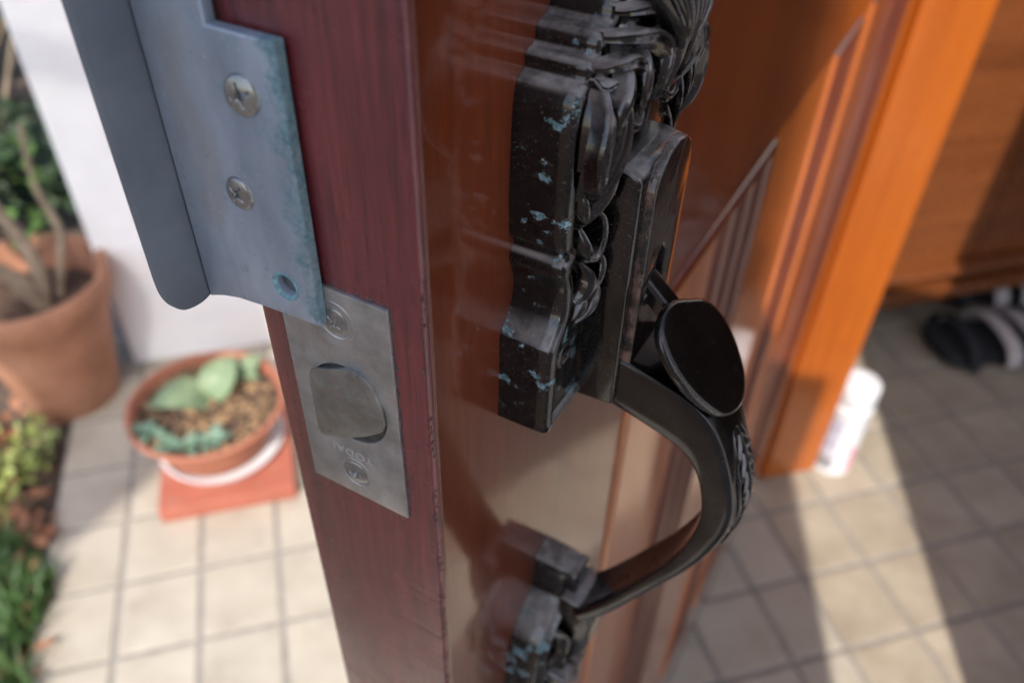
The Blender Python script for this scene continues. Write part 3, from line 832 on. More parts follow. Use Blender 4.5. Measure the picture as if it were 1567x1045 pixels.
for i in range(NG):
    t = i / (NG - 1)
    o2 = Vector((Oc[i].x, Oc[i].y)); i2 = Vector((Ic[i].x, Ic[i].y)); d = (o2 - i2); dn = d.normalized(); th = d.length
    hw_ = 9.3 - 1.4 * math.sin(math.pi * min(1, t * 1.1)) - .8 * t
    c = 53.2
    crown = 1.3 * math.sin(math.pi * min(1, max(0, (t - .02) / .9)))
    r_ = 1.1
    sec = []
    # flank left from inner to outer, rounded, crowned outer face, flank right, hollowed inner face
    def add(s, h):   # h measured from inner edge along d
        p = i2 + dn * h; sec.append((s, p.x, p.y))
    add(c - hw_ + r_*.9, 0.0); add(c - hw_ + r_*.3, r_*.25); add(c - hw_, r_)
    for q in (.25, .5, .75): add(c - hw_ - .12*math.sin(math.pi*q), r_ + (th - 2*r_) * q)
    add(c - hw_, th - r_*.8); add(c - hw_ + r_*.12, th - r_*.35); add(c - hw_ + r_*.4, th - r_*.08); add(c - hw_ + r_*.8, th)
    for q in (-.7, -.45, -.2, 0, .2, .45, .7): add(c + hw_*q, th + crown*(1 - (q/.95)**2))
    add(c + hw_ - r_*.8, th); add(c + hw_ - r_*.4, th - r_*.08); add(c + hw_, th - r_*.8)
    for q in (.75, .5, .25): add(c + hw_ + .1*math.sin(math.pi*q), r_ + (th - 2*r_) * q)
    add(c + hw_, r_); add(c + hw_ - r_*.9, 0.0)
    for q in (.6, .25, -.25, -.6): add(c + hw_*q, .9 * (1 - q*q))
    sec_n = len(sec)
    gb.v += [L(*p) for p in sec]
for i in range(NG - 1):
    for j in range(sec_n):
        a = i*sec_n + j; b_ = i*sec_n + (j+1) % sec_n; gb.f.append((a, b_, b_+sec_n, a+sec_n))
gb.f.append(tuple(range(sec_n))); gb.f.append(tuple((NG-1)*sec_n + j for j in range(sec_n))[::-1])
me = gb.mesh('grip'); bm = bmesh.new(); bm.from_mesh(me); bmesh.ops.recalc_face_normals(bm, faces=bm.faces); bm.to_mesh(me); bm.free()
grip = link('grip', me, M['bronze_grip'], hp); smooth_by_angle(grip, 40)
# ornament on the outer face near the apex
def on_grip(f, s, lift):
    x = f * (NG - 1); i = min(int(x), NG-2); u = x - i
    o2 = Vector((Oc[i].x, Oc[i].y)).lerp(Vector((Oc[i+1].x, Oc[i+1].y)), u); i2 = Vector((Ic[i].x, Ic[i].y)).lerp(Vector((Ic[i+1].x, Ic[i+1].y)), u)
    dn = (o2 - i2).normalized(); p = o2 + dn * lift; return (s, p.x, p.y)
GI = []
_og = on_grip
def on_grip(f, s, lift): return _og(f, s, lift * .72 - .1)
GI.append(([on_grip(f, 53.2 - 5.2*math.sin(math.pi*(f-.33)/.34)**.7 if .33 < f < .67 else 53.2, .9) for f in (.34, .38, .43, .48, .54, .60, .64, .66)], .4, .7, .4, .8))
for q in range(6):
    f = .38 + q * .045
    GI.append(([on_grip(f, 53.0, 1.6), on_grip(f+.02, 51.4, 2.0), on_grip(f+.045, 49.6, 1.7), on_grip(f+.05, 50.6, 1.3)], .5, .9, .3, .9))
GI.append(([on_grip(f, 53.2, 1.7) for f in (.36, .42, .48, .54, .60, .66)], .5, .9, .4, 1.1))
o = ribs('grip_ornament', GI, M['bronze_clean'], grip, mirror=53.2)

# ---------------- thumb lever: rod and paddle
def basis(n): n = n.normalized(); a = Vector((1, 0, 0)); b = n.cross(a).normalized(); return a, b
rod0 = Vector((53.0, 20.2, -103.5)); rod1 = Vector((52.6, 31.2, -113.2)); d = (rod1 - rod0).normalized()
sd_ = Vector((1, 0, 0)); ud = sd_.cross(d).normalized()
rb = MB()
prof = [(-3.0, -1.4), (-2.6, -1.9), (2.6, -1.9), (3.0, -1.4), (3.0, 1.2), (2.2, 2.2), (-2.2, 2.2), (-3.0, 1.2)]
for P in (rod0, rod1):
    for a, b_ in prof:
        q = P + sd_*a + ud*b_*(-1 if ud.z < 0 else 1); rb.v.append(L(q.x, q.y, q.z))
n = len(prof)
for j in range(n): rb.f.append((j, (j+1) % n, n+(j+1) % n, n+j))
rb.f.append(tuple(range(n))[::-1]); rb.f.append(tuple(range(n, 2*n)))
M['lever_rod'] = bronze('lever_rod', spots=False, dust=False, rough=.22, copper=.3)
tl = rb.build('thumb_lever', M['lever_rod'], hp, bevel=.0004); smooth_by_angle(tl, 35)
pad = [(56.7, -107.6), (51.0, -105.2), (45.2, -104.8), (41.2, -106.2), (38.9, -109.4), (38.7, -115.0), (41.0, -121.0), (45.0, -126.4), (50.2, -129.2), (56.1, -129.9), (61.6, -127.4), (64.9, -121.6), (65.2, -115.6), (62.2, -110.6)]
pc = [(p.x, p.y) for p in catmull([(a, b, 0) for a, b in pad], 5, True)]
pm = MB(); nn_ = Vector((0, .8, .6)); along = Vector((0, .6, -.8)); P0 = Vector((52, 31, -108))
cs_, cz_ = 52.0, -117.2
lev = [(-1.9, .86), (-1.7, .94), (-1.0, .985), (0.0, 1.0), (.55, .99), (.95, .955), (1.15, .89), (1.22, .72), (1.22, .45)]
K = len(pc)
# outline z -> distance along the slope
for h, sc_ in lev:
    for s, z in pc:
        s2 = cs_ + (s - cs_) * sc_; z2 = cz_ + (z - cz_) * sc_
        dist = (z2 + 108.0) / (-.8)
        q = Vector((s2, 31.0, -108.0)) + along * dist + nn_ * (h - 1.2)
        pm.v.append(L(q.x, q.y, q.z))
for k_ in range(len(lev)-1):
    for i in range(K): pm.f.append((k_*K+i, k_*K+(i+1) % K, (k_+1)*K+(i+1) % K, (k_+1)*K+i))
pm.f.append(tuple(range(K))); pm.f.append(tuple((len(lev)-1)*K+i for i in range(K)))
me = pm.mesh('thumb_paddle'); bm = bmesh.new(); bm.from_mesh(me); bmesh.ops.recalc_face_normals(bm, faces=bm.faces); bm.to_mesh(me); bm.free()
o = link('thumb_paddle', me, M['bronze_grip'], tl); smooth_by_angle(o, 40)

# ---------------- lower mount of the handle
LM = [(55, -217.5), (51, -218), (50, -220), (50, -229), (49, -233), (45, -236), (39.5, -240), (36, -245.5), (35, -251), (33.5, -262), (32.5, -272), (33, -300), (38, -312), (47, -322), (55, -326)]
lm = lofted('lower_mount', full_outline([p for p in LM][::-1], 55.0), [(.05, 0), (5, 0), (9, .1), (11.6, .4), (12.6, 1.2), (12.6, 2.8), (11.6, 3.4)], M['bronze'], door)
LI = [([(41.5, 10, -240), (44.0, 14.5, -244), (43.0, 15.4, -251), (38.8, 12.5, -257)], .8, 1.8, .6, 2.0),
      ([(46.2, 11, -250), (43.6, 15.2, -257), (45.0, 15.0, -265), (49.4, 12.0, -270)], .8, 1.8, .6, 1.8),
      ([(37.5, 10, -260), (40.4, 14.0, -266), (40.0, 14.4, -274), (37.6, 11.5, -281)], .8, 1.7, .6, 1.7),
      ([(46.2, 11, -268), (49.4, 15.6, -274), (48.2, 15.4, -283), (43.4, 12.8, -290)], .8, 1.8, .6, 1.8),
      ([(52.5, 12, -268), (54.4, 16.0, -276), (54.4, 16.0, -286), (55.0, 13.0, -296)], .8, 1.8, .6, 1.8)]
ribs('relief_leaf', LI, M['bronze_clean'], lm, mirror=55.0, floor=11.4, fat=1.2)
bb = MB()
hprof = [(11.0, -227.0), (15.0, -226.6), (18.5, -227.0), (21.4, -229.0), (22.8, -234.0), (22.6, -245), (21.0, -253.0), (17.2, -259.8), (11.0, -263.5)]
nP = len(hprof)
for s in (46.4, 61.6):
    for n_, z_ in hprof: bb.v.append(L(s, n_, z_))
bb.f.append(tuple(range(nP))); bb.f.append(tuple(range(nP, 2*nP))[::-1])
for i in range(nP): bb.f.append((i, nP+i, nP+(i+1) % nP, (i+1) % nP))
o = bb.build('mount_boss', M['bronze_clean'], lm, bevel=.001, segs=3, angle=20); smooth_by_angle(o, 35)
tb = MB(); tb.box(.0500, .0600, -.0150, -.0118, 1.115-.2290, 1.115-.2185)
tb.box(.0385, .0460, -.0200, -.0115, 1.115-.2745, 1.115-.2600)
o = tb.build('mount_lug', M['bronze_clean'], lm, bevel=.0012, segs=3)

# ------------------------------------------------------------------ door frame (hinge side)
fr = empty('door_frame', (.735, .79, 0)); tag(fr, 'glossy orange wooden door frame post on the hinge side, standing in sunlight', 'door frame')
def fbox(name, x0, x1, y0, y1, z0, z1, m, bevel=.003):
    return box(name, x0-.735, x1-.735, y0-.79, y1-.79, z0, z1, m, fr, bevel=bevel)
fbox('jamb', .690, .793, .778, .806, .0, 2.10, M['jamb'])
fbox('stop', .672, .6895, .790, .806, .0, 2.10, M['jamb'], .004)
fbox('casing', .656, .6715, .784, .850, .0, 2.16, M['jamb'], .004)
fbox('inner_casing', .780, .795, .8065, .900, 0, 2.16, M['jamb'], .003)

# ------------------------------------------------------------------ shoe cabinet
cb = empty('shoe_cabinet', (1.6, 1.2, 0)); tag(cb, 'brown wooden shoe cabinet raised above the hall floor', 'cabinet')
def cbox(name, x0, x1, y0, y1, z0, z1, bevel=.002, m='cab'):
    return box(name, x0-1.6, x1-1.6, y0-1.2, y1-1.2, z0, z1, M[m], cb, bevel=bevel)
cbox('carcass', .82, 1.84, 1.075, 1.45, .100, 1.05)
cbox('base_rail', .82, 1.84, 1.050, 1.0745, .100, .130, .004)
cbox('base_moulding', .82, 1.84, 1.036, 1.0740, .1305, .144, .005)
cbox('lower_rail', .82, 1.84, 1.056, 1.0745, .1445, .170, .003)
cbox('ledge_moulding', .82, 1.84, 1.034, 1.0742, .1705, .188, .006)
for i, x in enumerate((.90, 1.32)):
    cbox('door_panel', x - .04, x + .375, 1.066, 1.0745, .1885, 1.03, .003)
cbox('top_board', .81, 1.845, 1.045, 1.46, 1.0502, 1.075, .004)
for x in (.86, 1.80):
    cbox('foot', x-.02, x+.02, 1.12, 1.16, 0, .0998)
    cbox('foot', x-.02, x+.02, 1.38, 1.42, 0, .0998)

# ------------------------------------------------------------------ sandals
M['sole'] = flat('black_rubber', (.012, .013, .018), .75, bump=.3, bscale=300)
M['strap'] = flat('grey_strap', (.44, .40, .40), .75, noise_s=40, var=.2)
def sandal(loc, rz, label):
    t = empty('sandal', loc, rz); tag(t, label, 'sandal', 'black sandals under the cabinet')
    out = [(-.125, 0), (-.118, .028), (-.09, .036), (-.04, .032), (.0, .034), (.05, .046), (.095, .048), (.128, .030), (.138, 0), (.128, -.026), (.09, -.042), (.04, -.040), (-.03, -.033), (-.09, -.036), (-.118, -.028)]
    pc_ = catmull([(a, b, 0) for a, b in out], 4, True); n = len(pc_); b = MB()
    lv = [(0, .94), (.004, 1.0), (.022, 1.0), (.026, .985), (.024, .93), (.0235, .5)]
    for z, sc in lv:
        for p in pc_: b.v.append((p.x*sc, p.y*sc, z + .010*max(0, -p.x/.125)))
    for k_ in range(len(lv)-1):
        for i in range(n): b.f.append((k_*n+i, k_*n+(i+1) % n, (k_+1)*n+(i+1) % n, (k_+1)*n+i))
    b.f.append(tuple(range(n))[::-1]); b.f.append(tuple((len(lv)-1)*n+i for i in range(n)))
    o = b.build('sole', M['sole'], t); smooth_by_angle(o, 45)
    t.scale = (1.25, 1.75, 1.1)
    for x0, x1, hh, mm in ((.022, .052, .052, 'strap'), (-.030, -.002, .058, 'strap'), (-.095, -.075, .062, 'sole')):
        b = MB(); K_ = 16
        for i in range(K_+1):
            a = math.pi*i/K_; y = .046*math.cos(a); z = .012 + (hh-.012)*math.sin(a)**.7
            for x, dz in ((x0, 0), (x0+.002, .0025), (x1-.002, .0025), (x1, 0), (x1-.002, -.002), (x0+.002, -.002)):
                b.v.append((x, y*(1 + dz*10), z + dz))
        for i in range(K_):
            for j in range(6): b.f.append((i*6+j, i*6+(j+1) % 6, (i+1)*6+(j+1) % 6, (i+1)*6+j))
        o = b.build('strap', M[mm], t, smooth=True)
    return t
sandal((1.35, .985, 0), math.radians(-6), 'black sandal with two grey straps, nearer the cabinet end')
sandal((1.47, 1.16, 0), math.radians(-10), 'black grey strapped sandal at the right edge of the picture')

# ------------------------------------------------------------------ white spray bottle can standing by the frame
def lathe(name, prof, m, parent=None, n=48, cx=0, cy=0, smooth=True, wob=0.0):
    b = MB()
    for r, z in prof:
        for j in range(n):
            a = 2*math.pi*j/n; rr = r * (1 + wob*noise.noise(Vector((math.cos(a)*2, math.sin(a)*2, z*9))))
            b.v.append((cx + rr*math.cos(a), cy + rr*math.sin(a), z))
    for i in range(len(prof)-1):
        for j in range(n): b.f.append((i*n+j, i*n+(j+1) % n, (i+1)*n+(j+1) % n, (i+1)*n+j))
    if prof[0][0] > 1e-5: b.f.append(tuple(range(n))[::-1])
    if prof[-1][0] > 1e-5: b.f.append(tuple((len(prof)-1)*n+j for j in range(n)))
    me = b.mesh(name); bm = bmesh.new(); bm.from_mesh(me); bmesh.ops.remove_doubles(bm, verts=bm.verts, dist=1e-7); bmesh.ops.recalc_face_normals(bm, faces=bm.faces); bm.to_mesh(me); bm.free()
    o = link(name, me, m, parent)
    if smooth: smooth_by_angle(o, 40)
    return o
M['white'] = flat('white_plastic', (.68, .69, .72), .35, coat=.3)
M['label_lav'] = flat('lavender_print', (.24, .21, .40), .5)
M['label_grey'] = flat('grey_print', (.28, .28, .30), .5)
M['label_pink'] = flat('pink_print', (.75, .30, .38), .5)
M['dark'] = flat('dark_plastic', (.02, .022, .03), .5)
can = empty('spray_can', (.831, .790, 0)); can.scale = (1.12, 1.12, 1.05); tag(can, 'white aerosol can with pale cap and purple lettering standing by the frame', 'spray can')
lathe('body', [(.028, 0), (.0325, .002), (.0325, .006), (.0318, .010), (.0318, .138), (.0325, .143), (.0315, .147), (.029, .150)], M['white'], can)
lathe('cap', [(.0295, .1503), (.0305, .152), (.0305, .182), (.0292, .187), (.024, .1892), (.018, .1895), (.0175, .1878), (.001, .1878)], M['white'], can)
def on_can(name, pts_list, m, R0=.0320):
    b = MB()
    for (a0, a1, z0, z1) in pts_list:
        K_ = 6; base = len(b.v)
        for i in range(K_+1):
            a = a0 + (a1-a0)*i/K_
            for z in (z0, z1): b.v.append((R0*math.cos(a), R0*math.sin(a), z))
        for i in range(K_): b.f.append((base+2*i, base+2*i+2, base+2*i+3, base+2*i+1))
    return b.build(name, m, can)
# camera side is roughly -135 deg
fa = math.radians(-150)
on_can('label', [(fa-.55, fa+.42, .012, .040)], M['label_grey'], .03195)
# capital letters as strokes, reading up the can
strokes = []
zz = .045
for ch in range(5):
    h = .014; a0, a1 = fa-.45, fa+.35
    z0 = zz + ch*.0172
    strokes += [(a0, a1, z0, z0+.0032), (a0, a1, z0+h-.004, z0+h-.001)]
    if ch % 2 == 0: strokes.append((a0, a0+.16, z0+.0034, z0+h-.0043))
    else: strokes.append(((a0+a1)/2-.08, (a0+a1)/2+.08, z0+.0034, z0+h-.0043))
on_can('lettering', strokes, M['label_lav'], .03198)
on_can('red_band', [(fa+1.1, fa+1.5, .006, .060), (fa+.95, fa+1.4, .0605, .068)], M['label_pink'], .03196)
tag(lathe('bottle_stopper', [(.012, 0), (.013, .004), (.013, .03), (.010, .036), (.002, .037)], M['dark'], n=24), 'small dark bottle cap lying behind the white can', 'cap').location = (.868, .905, 0)

# ------------------------------------------------------------------ potted succulent on its saucer and red slab
def terra(name, lo, hi):
    m, nt, p = mat(name); k = NT(nt)
    c = k.ramp(k.noise(k.map(), 12, 5, .6), [(.3, lo), (.7, hi)])
    c = k.mix(k.ramp(k.noise(k.map((1, 1, 6)), 30, 4, .6), [(.55, 0.0), (.8, .4)]), c, (.35, .27, .22))
    k.l(c, p.inputs['Base Color']); p.inputs['Roughness'].default_value = .7
    k.l(k.bump(k.noise(k.map((1, 1, 3)), 80, 4, .6), .3, .002), p.inputs['Normal']); return m
M['terra'] = terra('terracotta', (.34, .12, .07), (.44, .17, .10))
M['terra_old'] = terra('old_terracotta', (.30, .13, .07), (.48, .24, .15))
M['redslab'] = terra('red_slab', (.33, .095, .06), (.41, .13, .085))
M['soil'] = flat('potting_soil', (.09, .055, .038), .95, noise_s=60, var=.6, bump=.9, bscale=120, bdist=.006)
o = box('paver_slab', -.318, -.100, .938, 1.165, .0008, .032, M['redslab'], bevel=.003); tag(o, 'square red clay slab on the tiles under the potted plant', 'slab')
sa = lathe('saucer', [(.088, 0), (.098, .004), (.104, .016), (.106, .018), (.100, .018), (.094, .006), (.001, .005)], M['white'], n=64)
sa.location = (-.214, 1.066, .0325); tag(sa, 'round white plastic saucer between clay pot and red slab', 'saucer')
pot = empty('plant_pot', (-.222, 1.066, .0385)); tag(pot, 'round terracotta pot with wide rim on a white saucer', 'plant pot')
lathe('pot_wall', [(.078, 0), (.084, .004), (.096, .040), (.103, .066), (.108, .068), (.113, .072), (.1285, .092), (.1295, .097), (.127, .099), (.121, .098), (.114, .076), (.104, .050), (.088, .01), (.001, .01)], M['terra'], pot, n=80)
sb = MB(); R_ = .1175; Nr = 26; Na = 60
sb.v.append((0, 0, .080))
for i in range(1, Nr+1):
    for j in range(Na):
        a = 2*math.pi*j/Na; r = R_*i/Nr*.985; x, y = r*math.cos(a), r*math.sin(a)
        sb.v.append((x, y, .080 + .007*noise.noise(Vector((x*45, y*45, 0))) + .004*noise.noise(Vector((x*150, y*150, 2)))))
for j in range(Na): sb.f.append((0, 1+j, 1+(j+1) % Na))
for i in range(Nr-1):
    for j in range(Na): a = 1+i*Na+j; c_ = 1+i*Na+(j+1) % Na; sb.f.append((a, a+Na, c_+Na, c_))
sb.build('soil', M['soil'], pot, smooth=True)
# pebbles and dry bits
pb = MB(); rng = random.Random(5)
def chip(b, x, y, z, r, rng, fl=.5):
    base = len(b.v); k = 5
    ax = [rng.uniform(.6, 1.2) for _ in range(3)]
    vs_ = [(r*ax[0], 0, 0), (-r*ax[1], 0, 0), (0, r*ax[2], 0), (0, -r, 0), (0, 0, r*fl), (0, 0, -r*fl)]
    ang = rng.uniform(0, 6.28); ca, sa_ = math.cos(ang), math.sin(ang)
    for vx, vy, vz in vs_: b.v.append((x + vx*ca - vy*sa_, y + vx*sa_ + vy*ca, z + vz))
    for f in ((0,2,4),(2,1,4),(1,3,4),(3,0,4),(2,0,5),(1,2,5),(3,1,5),(0,3,5)): b.f.append(tuple(base+i for i in f))
for i in range(420):
    a = rng.uniform(0, 6.28); r = .112*math.sqrt(rng.random()); chip(pb, r*math.cos(a), r*math.sin(a), .083 + rng.uniform(0, .005), rng.uniform(.002, .0075), rng)
M['mulch'] = flat('dry_bits', (.30, .19, .10), .9, noise_s=25, var=.6)
o = pb.build('gravel', M['mulch'], pot); o['kind'] = 'stuff'
def leaf_mat(name, lo, hi, rough=.5):
    m, nt, p = mat(name); k = NT(nt)
    oi = k.n('ShaderNodeObjectInfo')
    c = k.ramp(k.noise(k.map(), 30, 3, .6), [(.3, lo), (.7, hi)])
    k.l(c, p.inputs['Base Color']); p.inputs['Roughness'].default_value = rough
    p.inputs['Subsurface Weight'].default_value = 0.0
    return m
M['succ'] = leaf_mat('succulent_leaf', (.13, .20, .105), (.22, .29, .165))
M['succ2'] = leaf_mat('blue_succulent_leaf', (.10, .18, .125), (.18, .27, .19))
def leaf_mesh(L_, W_, curl=.25, thick=.003, cup=.2, nx=8, nyy=6):
    b = MB()
    for side in (1, -1):
        for i in range(nx+1):
            u = i/nx; wdt = W_*math.sin(math.pi*min(1, .12 + u*.88)**.8)**.8 if u < 1 else 0.001
            for j in range(nyy+1):
                v = j/nyy*2-1; e = max(0, 1-v*v)*(1-abs(2*u-1)**4)
                b.v.append((L_*u, wdt*.5*v, curl*L_*u*u*-1 + cup*wdt*v*v + side*thick*.5*e + L_*.25*math.sin(u*2.2)))
    n1 = (nx+1)*(nyy+1)
    for sgn in (0, 1):
        for i in range(nx):
            for j in range(nyy):
                a = sgn*n1 + i*(nyy+1) + j; f = (a, a+1, a+nyy+2, a+nyy+1); b.f.append(f if sgn else f[::-1])
    me = b.mesh('leaf'); me.polygons.foreach_set('use_smooth', [True]*len(me.polygons)); return me
def add_leaf(parent, me, loc, rot, sc=1.0, name='leaf'):
    o = bpy.data.objects.new(name, me); C.objects.link(o); o.parent = parent; o.location = loc; o.rotation_euler = rot; o.scale = (sc,)*3; return o
LM1 = leaf_mesh(.085, .062, thick=.006); LM1.materials.append(M['succ'])
LM2 = leaf_mesh(.028, .020, thick=.004); LM2.materials.append(M['succ2'])
def plantling(loc, leaves, me, label, sc=1.0, grp=None, tilt=-.35):
    t = empty('succulent', loc); tag(t, label, 'plant', grp)
    for i in range(leaves):
        a = i*2.399 + loc[0]*40; add_leaf(t, me, (.004*math.cos(a), .004*math.sin(a), .002+.0015*i), (rng.uniform(-.3, .3), tilt - .06*i, a), sc*rng.uniform(.85, 1.1))
    return t
def pleaf(loc, rots, me, label):
    t = empty('succulent', loc); tag(t, label, 'plant')
    for (dx, dy, rx, ry, rz, sc) in rots: add_leaf(t, me, (dx, dy, .003), (rx, ry, rz), sc)
    return t
pz = .0385 + .081
pleaf((-.215, 1.085, pz), [(0, 0, .2, -.45, .95, 1.0), (-.005, -.004, -.2, -.30, 3.35, 1.12), (.0, .0, .1, -.25, 2.5, .7)], LM1, 'broad pale green succulent with two big leaves in the round pot')
pleaf((-.165, 1.125, pz), [(0, 0, .2, -.4, .7, .62), (0, 0, .0, -.3, 2.4, .55), (0, 0, .1, -.3, -.6, .45)], LM1, 'smaller blue green leafy succulent at the back rim of the round pot')
for i, (x, y, s, lb) in enumerate(((-.316, 1.022, 1.0, 'small green rosette nearest the left rim of the round pot'), (-.280, .985, 1.0, 'small green rosette second from the left along the front rim'),
                               (-.248, .976, .9, 'small green rosette third from the left along the front rim'), (-.212, .978, 1.0, 'small green rosette at the right end of the front row'))):
    plantling((x, y, pz), 5, LM2, lb, s, 'small rosettes in the round pot')

# ------------------------------------------------------------------ old big pot with the pale stemmed shrub
bp_ = empty('plant_pot', (-.497, 1.305, -.010)); tag(bp_, 'large weathered terracotta pot against the white wall', 'plant pot')
lathe('pot_wall', [(.078, 0), (.082, .004), (.104, .130), (.122, .226), (.128, .228), (.134, .250), (.136, .278), (.132, .284), (.124, .282), (.119, .25), (.108, .20), (.001, .20)], M['terra_old'], bp_, n=80, wob=.01)
lathe('soil', [(.112, .222), (.06, .226), (.001, .224)], M['soil'], bp_, n=40)
M['bark'] = flat('pale_bark', (.30, .235, .17), .85, noise_s=50, var=.35, bump=.6, bscale=150, bdist=.002)
M['leafb'] = leaf_mat('bright_leaf', (.10, .22, .035), (.22, .38, .07))
M['leafd'] = leaf_mat('dark_leaf', (.020, .042, .020), (.065, .105, .050))
M['leafy'] = leaf_mat('yellow_green_leaf', (.13, .20, .04), (.33, .36, .10))
M['leaff'] = flat('fallen_leaf', (.34, .16, .09), .8, noise_s=30, var=.5)
def branch(b, pts, r0, r1, seg=8):
    P = catmull(pts, 5); n = len(P); base = len(b.v)
    for i, p in enumerate(P):
        d = (P[min(i+1, n-1)] - P[max(i-1, 0)]).normalized(); u = d.cross(Vector((.3, .9, .1))).normalized(); v = d.cross(u)
        r = r0 + (r1-r0)*i/(n-1)
        r *= 1 + .12*noise.noise(p*60)
        for j in range(seg):
            a = 2*math.pi*j/seg; b.v.append(tuple(p + u*math.cos(a)*r + v*math.sin(a)*r))
    for i in range(n-1):
        for j in range(seg): b.f.append((base+i*seg+j, base+i*seg+(j+1) % seg, base+(i+1)*seg+(j+1) % seg, base+(i+1)*seg+j))
def leaf_cloud(b, c, rad, n, size, rng, flat_=.7):
    for _ in range(n):
        while True:
            p = Vector((rng.uniform(-1, 1), rng.uniform(-1, 1), rng.uniform(-1, 1)))
            if p.length < 1: break
        p = Vector((p.x*rad[0], p.y*rad[1], p.z*rad[2])) + Vector(c)
        a = rng.uniform(0, 6.28); el = rng.uniform(-.6, .9); s = size*rng.uniform(.6, 1.3)
        d = Vector((math.cos(a)*math.cos(el), math.sin(a)*math.cos(el), math.sin(el))); sd2 = d.cross(Vector((0, 0, 1))).normalized(); up = sd2.cross(d)
        up = (up + sd2*rng.uniform(-.6, .6)).normalized(); sd2 = d.cross(up).normalized()
        w_ = s*.28
        vs_ = [p, p + d*s*.4 + sd2*w_ + up*.05*s, p + d*s, p + d*s*.4 - sd2*w_ + up*.05*s, p + d*s*.45 - up*.06*s]
        b.add(vs_, [(0, 1, 4), (1, 2, 4), (2, 3, 4), (3, 0, 4)])
sh = empty('potted_shrub', (-.497, 1.305, .215)); tag(sh, 'shrub with thick pale stems and bright leaves in the large old pot', 'shrub')
b = MB(); O = Vector((0, 0, 0))
branch(b, [(.02, -.01, -.01), (.00, -.02, .06), (-.05, -.03, .13), (-.10, -.02, .22), (-.15, .0, .34)], .017, .009)
branch(b, [(.02, -.01, .0), (.03, .0, .07), (.01, .02, .14), (-.02, .03, .22), (-.05, .02, .30), (-.06, .0, .42)], .014, .006)
branch(b, [(.04, .01, .0), (.06, .02, .06), (.075, .03, .12), (.06, .05, .20), (.07, .06, .30)], .009, .004)
branch(b, [(-.05, -.03, .13), (-.08, .03, .18), (-.10, .06, .26)], .007, .003)
b.build('stem', M['bark'], sh, smooth=True)
b = MB(); rng = random.Random(11)
leaf_cloud(b, (-.02, .04, .42), (.07, .07, .07), 60, .034, rng); leaf_cloud(b, (.05, .06, .22), (.04, .04, .05), 16, .030, rng)
leaf_cloud(b, (-.16, .02, .40), (.06, .06, .06), 22, .03, rng); leaf_cloud(b, (.02, .08, .10), (.05, .03, .04), 14, .028, rng)
leaf_cloud(b, (-.10, .06, .60), (.12, .08, .10), 60, .036, rng)
b.build('foliage', M['leafb'], sh)

# ------------------------------------------------------------------ garden ground and planting
gm, gnt, gp_ = mat('garden_soil'); k = NT(gnt)
c = k.ramp(k.noise(k.map(), 9, 6, .7), [(.3, (.050, .035, .026)), (.55, (.14, .10, .075)), (.75, (.24, .16, .12))])
k.l(c, gp_.inputs['Base Color']); gp_.inputs['Roughness'].default_value = .95
k.l(k.bump(k.noise(k.map(), 60, 6, .7), .8, .01), gp_.inputs['Normal'])
gr = MB(); G = 60
for i in range(G+1):
    for j in range(G+1):
        x = -3.6 + 3.106*(i/G); y = -2 + 7*(j/G)
        gr.v.append((x, y, -.018 + (.02*noise.noise(Vector((x*4, y*4, 0))) if i < G-1 else -.01)))
for i in range(G):
    for j in range(G): a = i*(G+1)+j; gr.f.append((a, a+G+1, a+G+2, a+1))
o = gr.build('garden_bed', gm, smooth=True); structure(o)
structure(box('ground', -60, 60, -60, 60, -.2, -.13, gm))
b = MB(); rng = random.Random(21)
for _ in range(22):
    leaf_cloud(b, (rng.uniform(-.78, -.53), rng.uniform(1.02, 1.22), .02), (.035, .035, .03), 26, .024, rng)
o = b.build('ground_cover', M['leafy']); o['kind'] = 'stuff'; tag(o, 'yellow green low ground cover at the edge of the tiles', 'ground cover')
b = MB()
for _ in range(260):
    leaf_cloud(b, (rng.uniform(-.92, -.50), rng.uniform(.55, 1.02), .01), (.03, .03, .02), 3, .03, rng)
leaf_cloud(b, (-.75, 1.1, .0), (.22, .35, .012), 260, .04, rng)
o = b.build('fallen_leaves', M['leaff']); o['kind'] = 'stuff'; tag(o, 'dry reddish fallen leaves lying on the garden soil', 'fallen leaves')
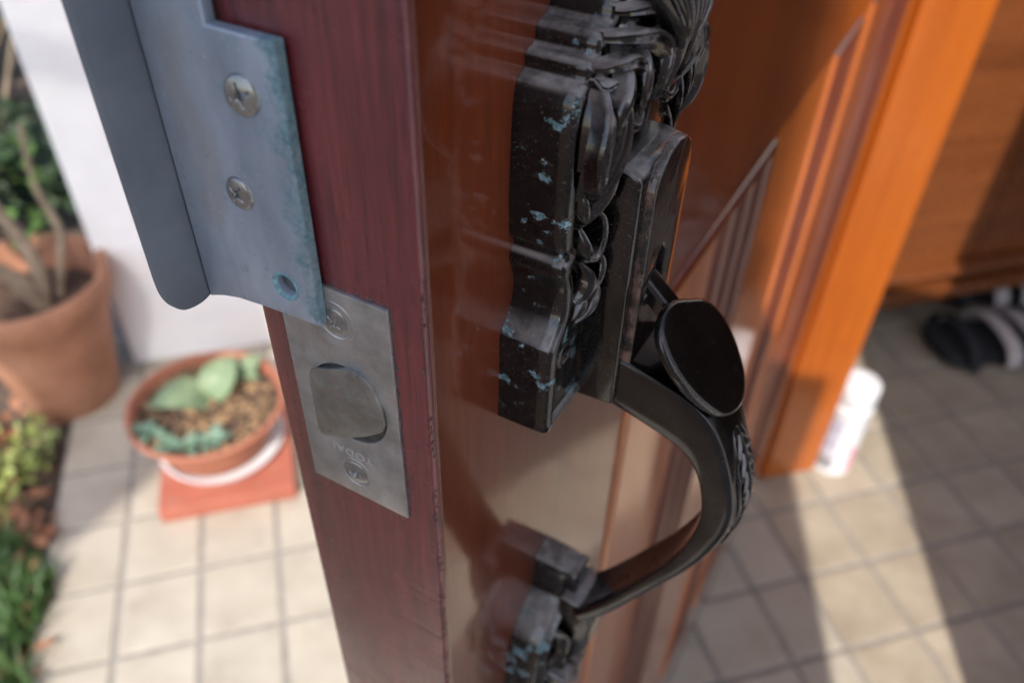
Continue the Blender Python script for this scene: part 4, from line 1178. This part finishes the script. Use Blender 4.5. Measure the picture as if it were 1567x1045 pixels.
# dark grassy clump by the tile edge
def grass(b, c, rad, n, h, rng):
    for _ in range(n):
        a = rng.uniform(0, 6.28); r = math.sqrt(rng.random()); x = c[0]+rad[0]*r*math.cos(a); y = c[1]+rad[1]*r*math.sin(a); z = c[2]
        hh = h*rng.uniform(.5, 1.2); la = rng.uniform(0, 6.28); ln = hh*rng.uniform(.1, .7); wv = .0022
        P = [Vector((x, y, z)), Vector((x+ln*.35*math.cos(la), y+ln*.35*math.sin(la), z+hh*.6)), Vector((x+ln*math.cos(la), y+ln*math.sin(la), z+hh))]
        sd2 = Vector((-math.sin(la), math.cos(la), 0))*wv
        b.add([P[0]-sd2, P[0]+sd2, P[1]+sd2*.8, P[1]-sd2*.8, P[2]], [(0, 1, 2, 3), (3, 2, 4)])
b = MB(); rng = random.Random(31)
grass(b, (-.60, .82, -.015), (.12, .16, 0), 1500, .07, rng); grass(b, (-.555, .63, -.015), (.09, .12, 0), 1000, .06, rng); grass(b, (-.50, .845, -.01), (.03, .05, 0), 300, .05, rng)
grass(b, (-.78, .80, -.015), (.14, .2, 0), 900, .08, rng)
leaf_cloud(b, (-.62, .78, .02), (.12, .22, .035), 700, .028, rng)
M['grass'] = leaf_mat('grass_blade', (.035, .085, .022), (.09, .17, .045))
o = b.build('grass', M['grass']); o['kind'] = 'stuff'; tag(o, 'dark green grassy growth spilling over the tile edge', 'grass')
# bushes behind the pots
def bush(c, rad, n, label, m, seed, size=.05):
    t = empty('garden_bush', (c[0], c[1], -.02)); tag(t, label, 'bush'); rng = random.Random(seed)
    b = MB()
    for q in range(7):
        a = q*.9; branch(b, [(0, 0, 0), (rad[0]*.3*math.cos(a), rad[1]*.3*math.sin(a), rad[2]*.5), (rad[0]*.7*math.cos(a), rad[1]*.7*math.sin(a), rad[2]*1.2)], .014, .004)
    b.build('stem', M['bark'], t, smooth=True)
    b = MB()
    for q in range(26):
        p = Vector((rng.gauss(0, .45), rng.gauss(0, .45), rng.uniform(-.8, .9)))
        leaf_cloud(b, (p.x*rad[0], p.y*rad[1], rad[2] + p.z*rad[2]), (rad[0]*.28, rad[1]*.28, rad[2]*.22), n//26, size, rng)
    b.build('foliage', m, t)
bush((-.78, 1.95, 0), (.34, .30, .42), 3000, 'dark green bush behind the large old pot', M['leafd'], 41)
bush((-1.25, 2.05, 0), (.40, .35, .5), 3000, 'dense green bush at the far left behind the garden bed', M['leafd'], 42, .06)
bush((-.95, 2.9, 0), (.6, .4, .6), 2600, 'shaded bush far beyond the white wall corner', M['leafd'], 44, .08)
bush((-1.9, 3.1, 0), (.8, .5, .8), 2600, 'tall shaded bush farthest to the left', M['leafd'], 45, .09)
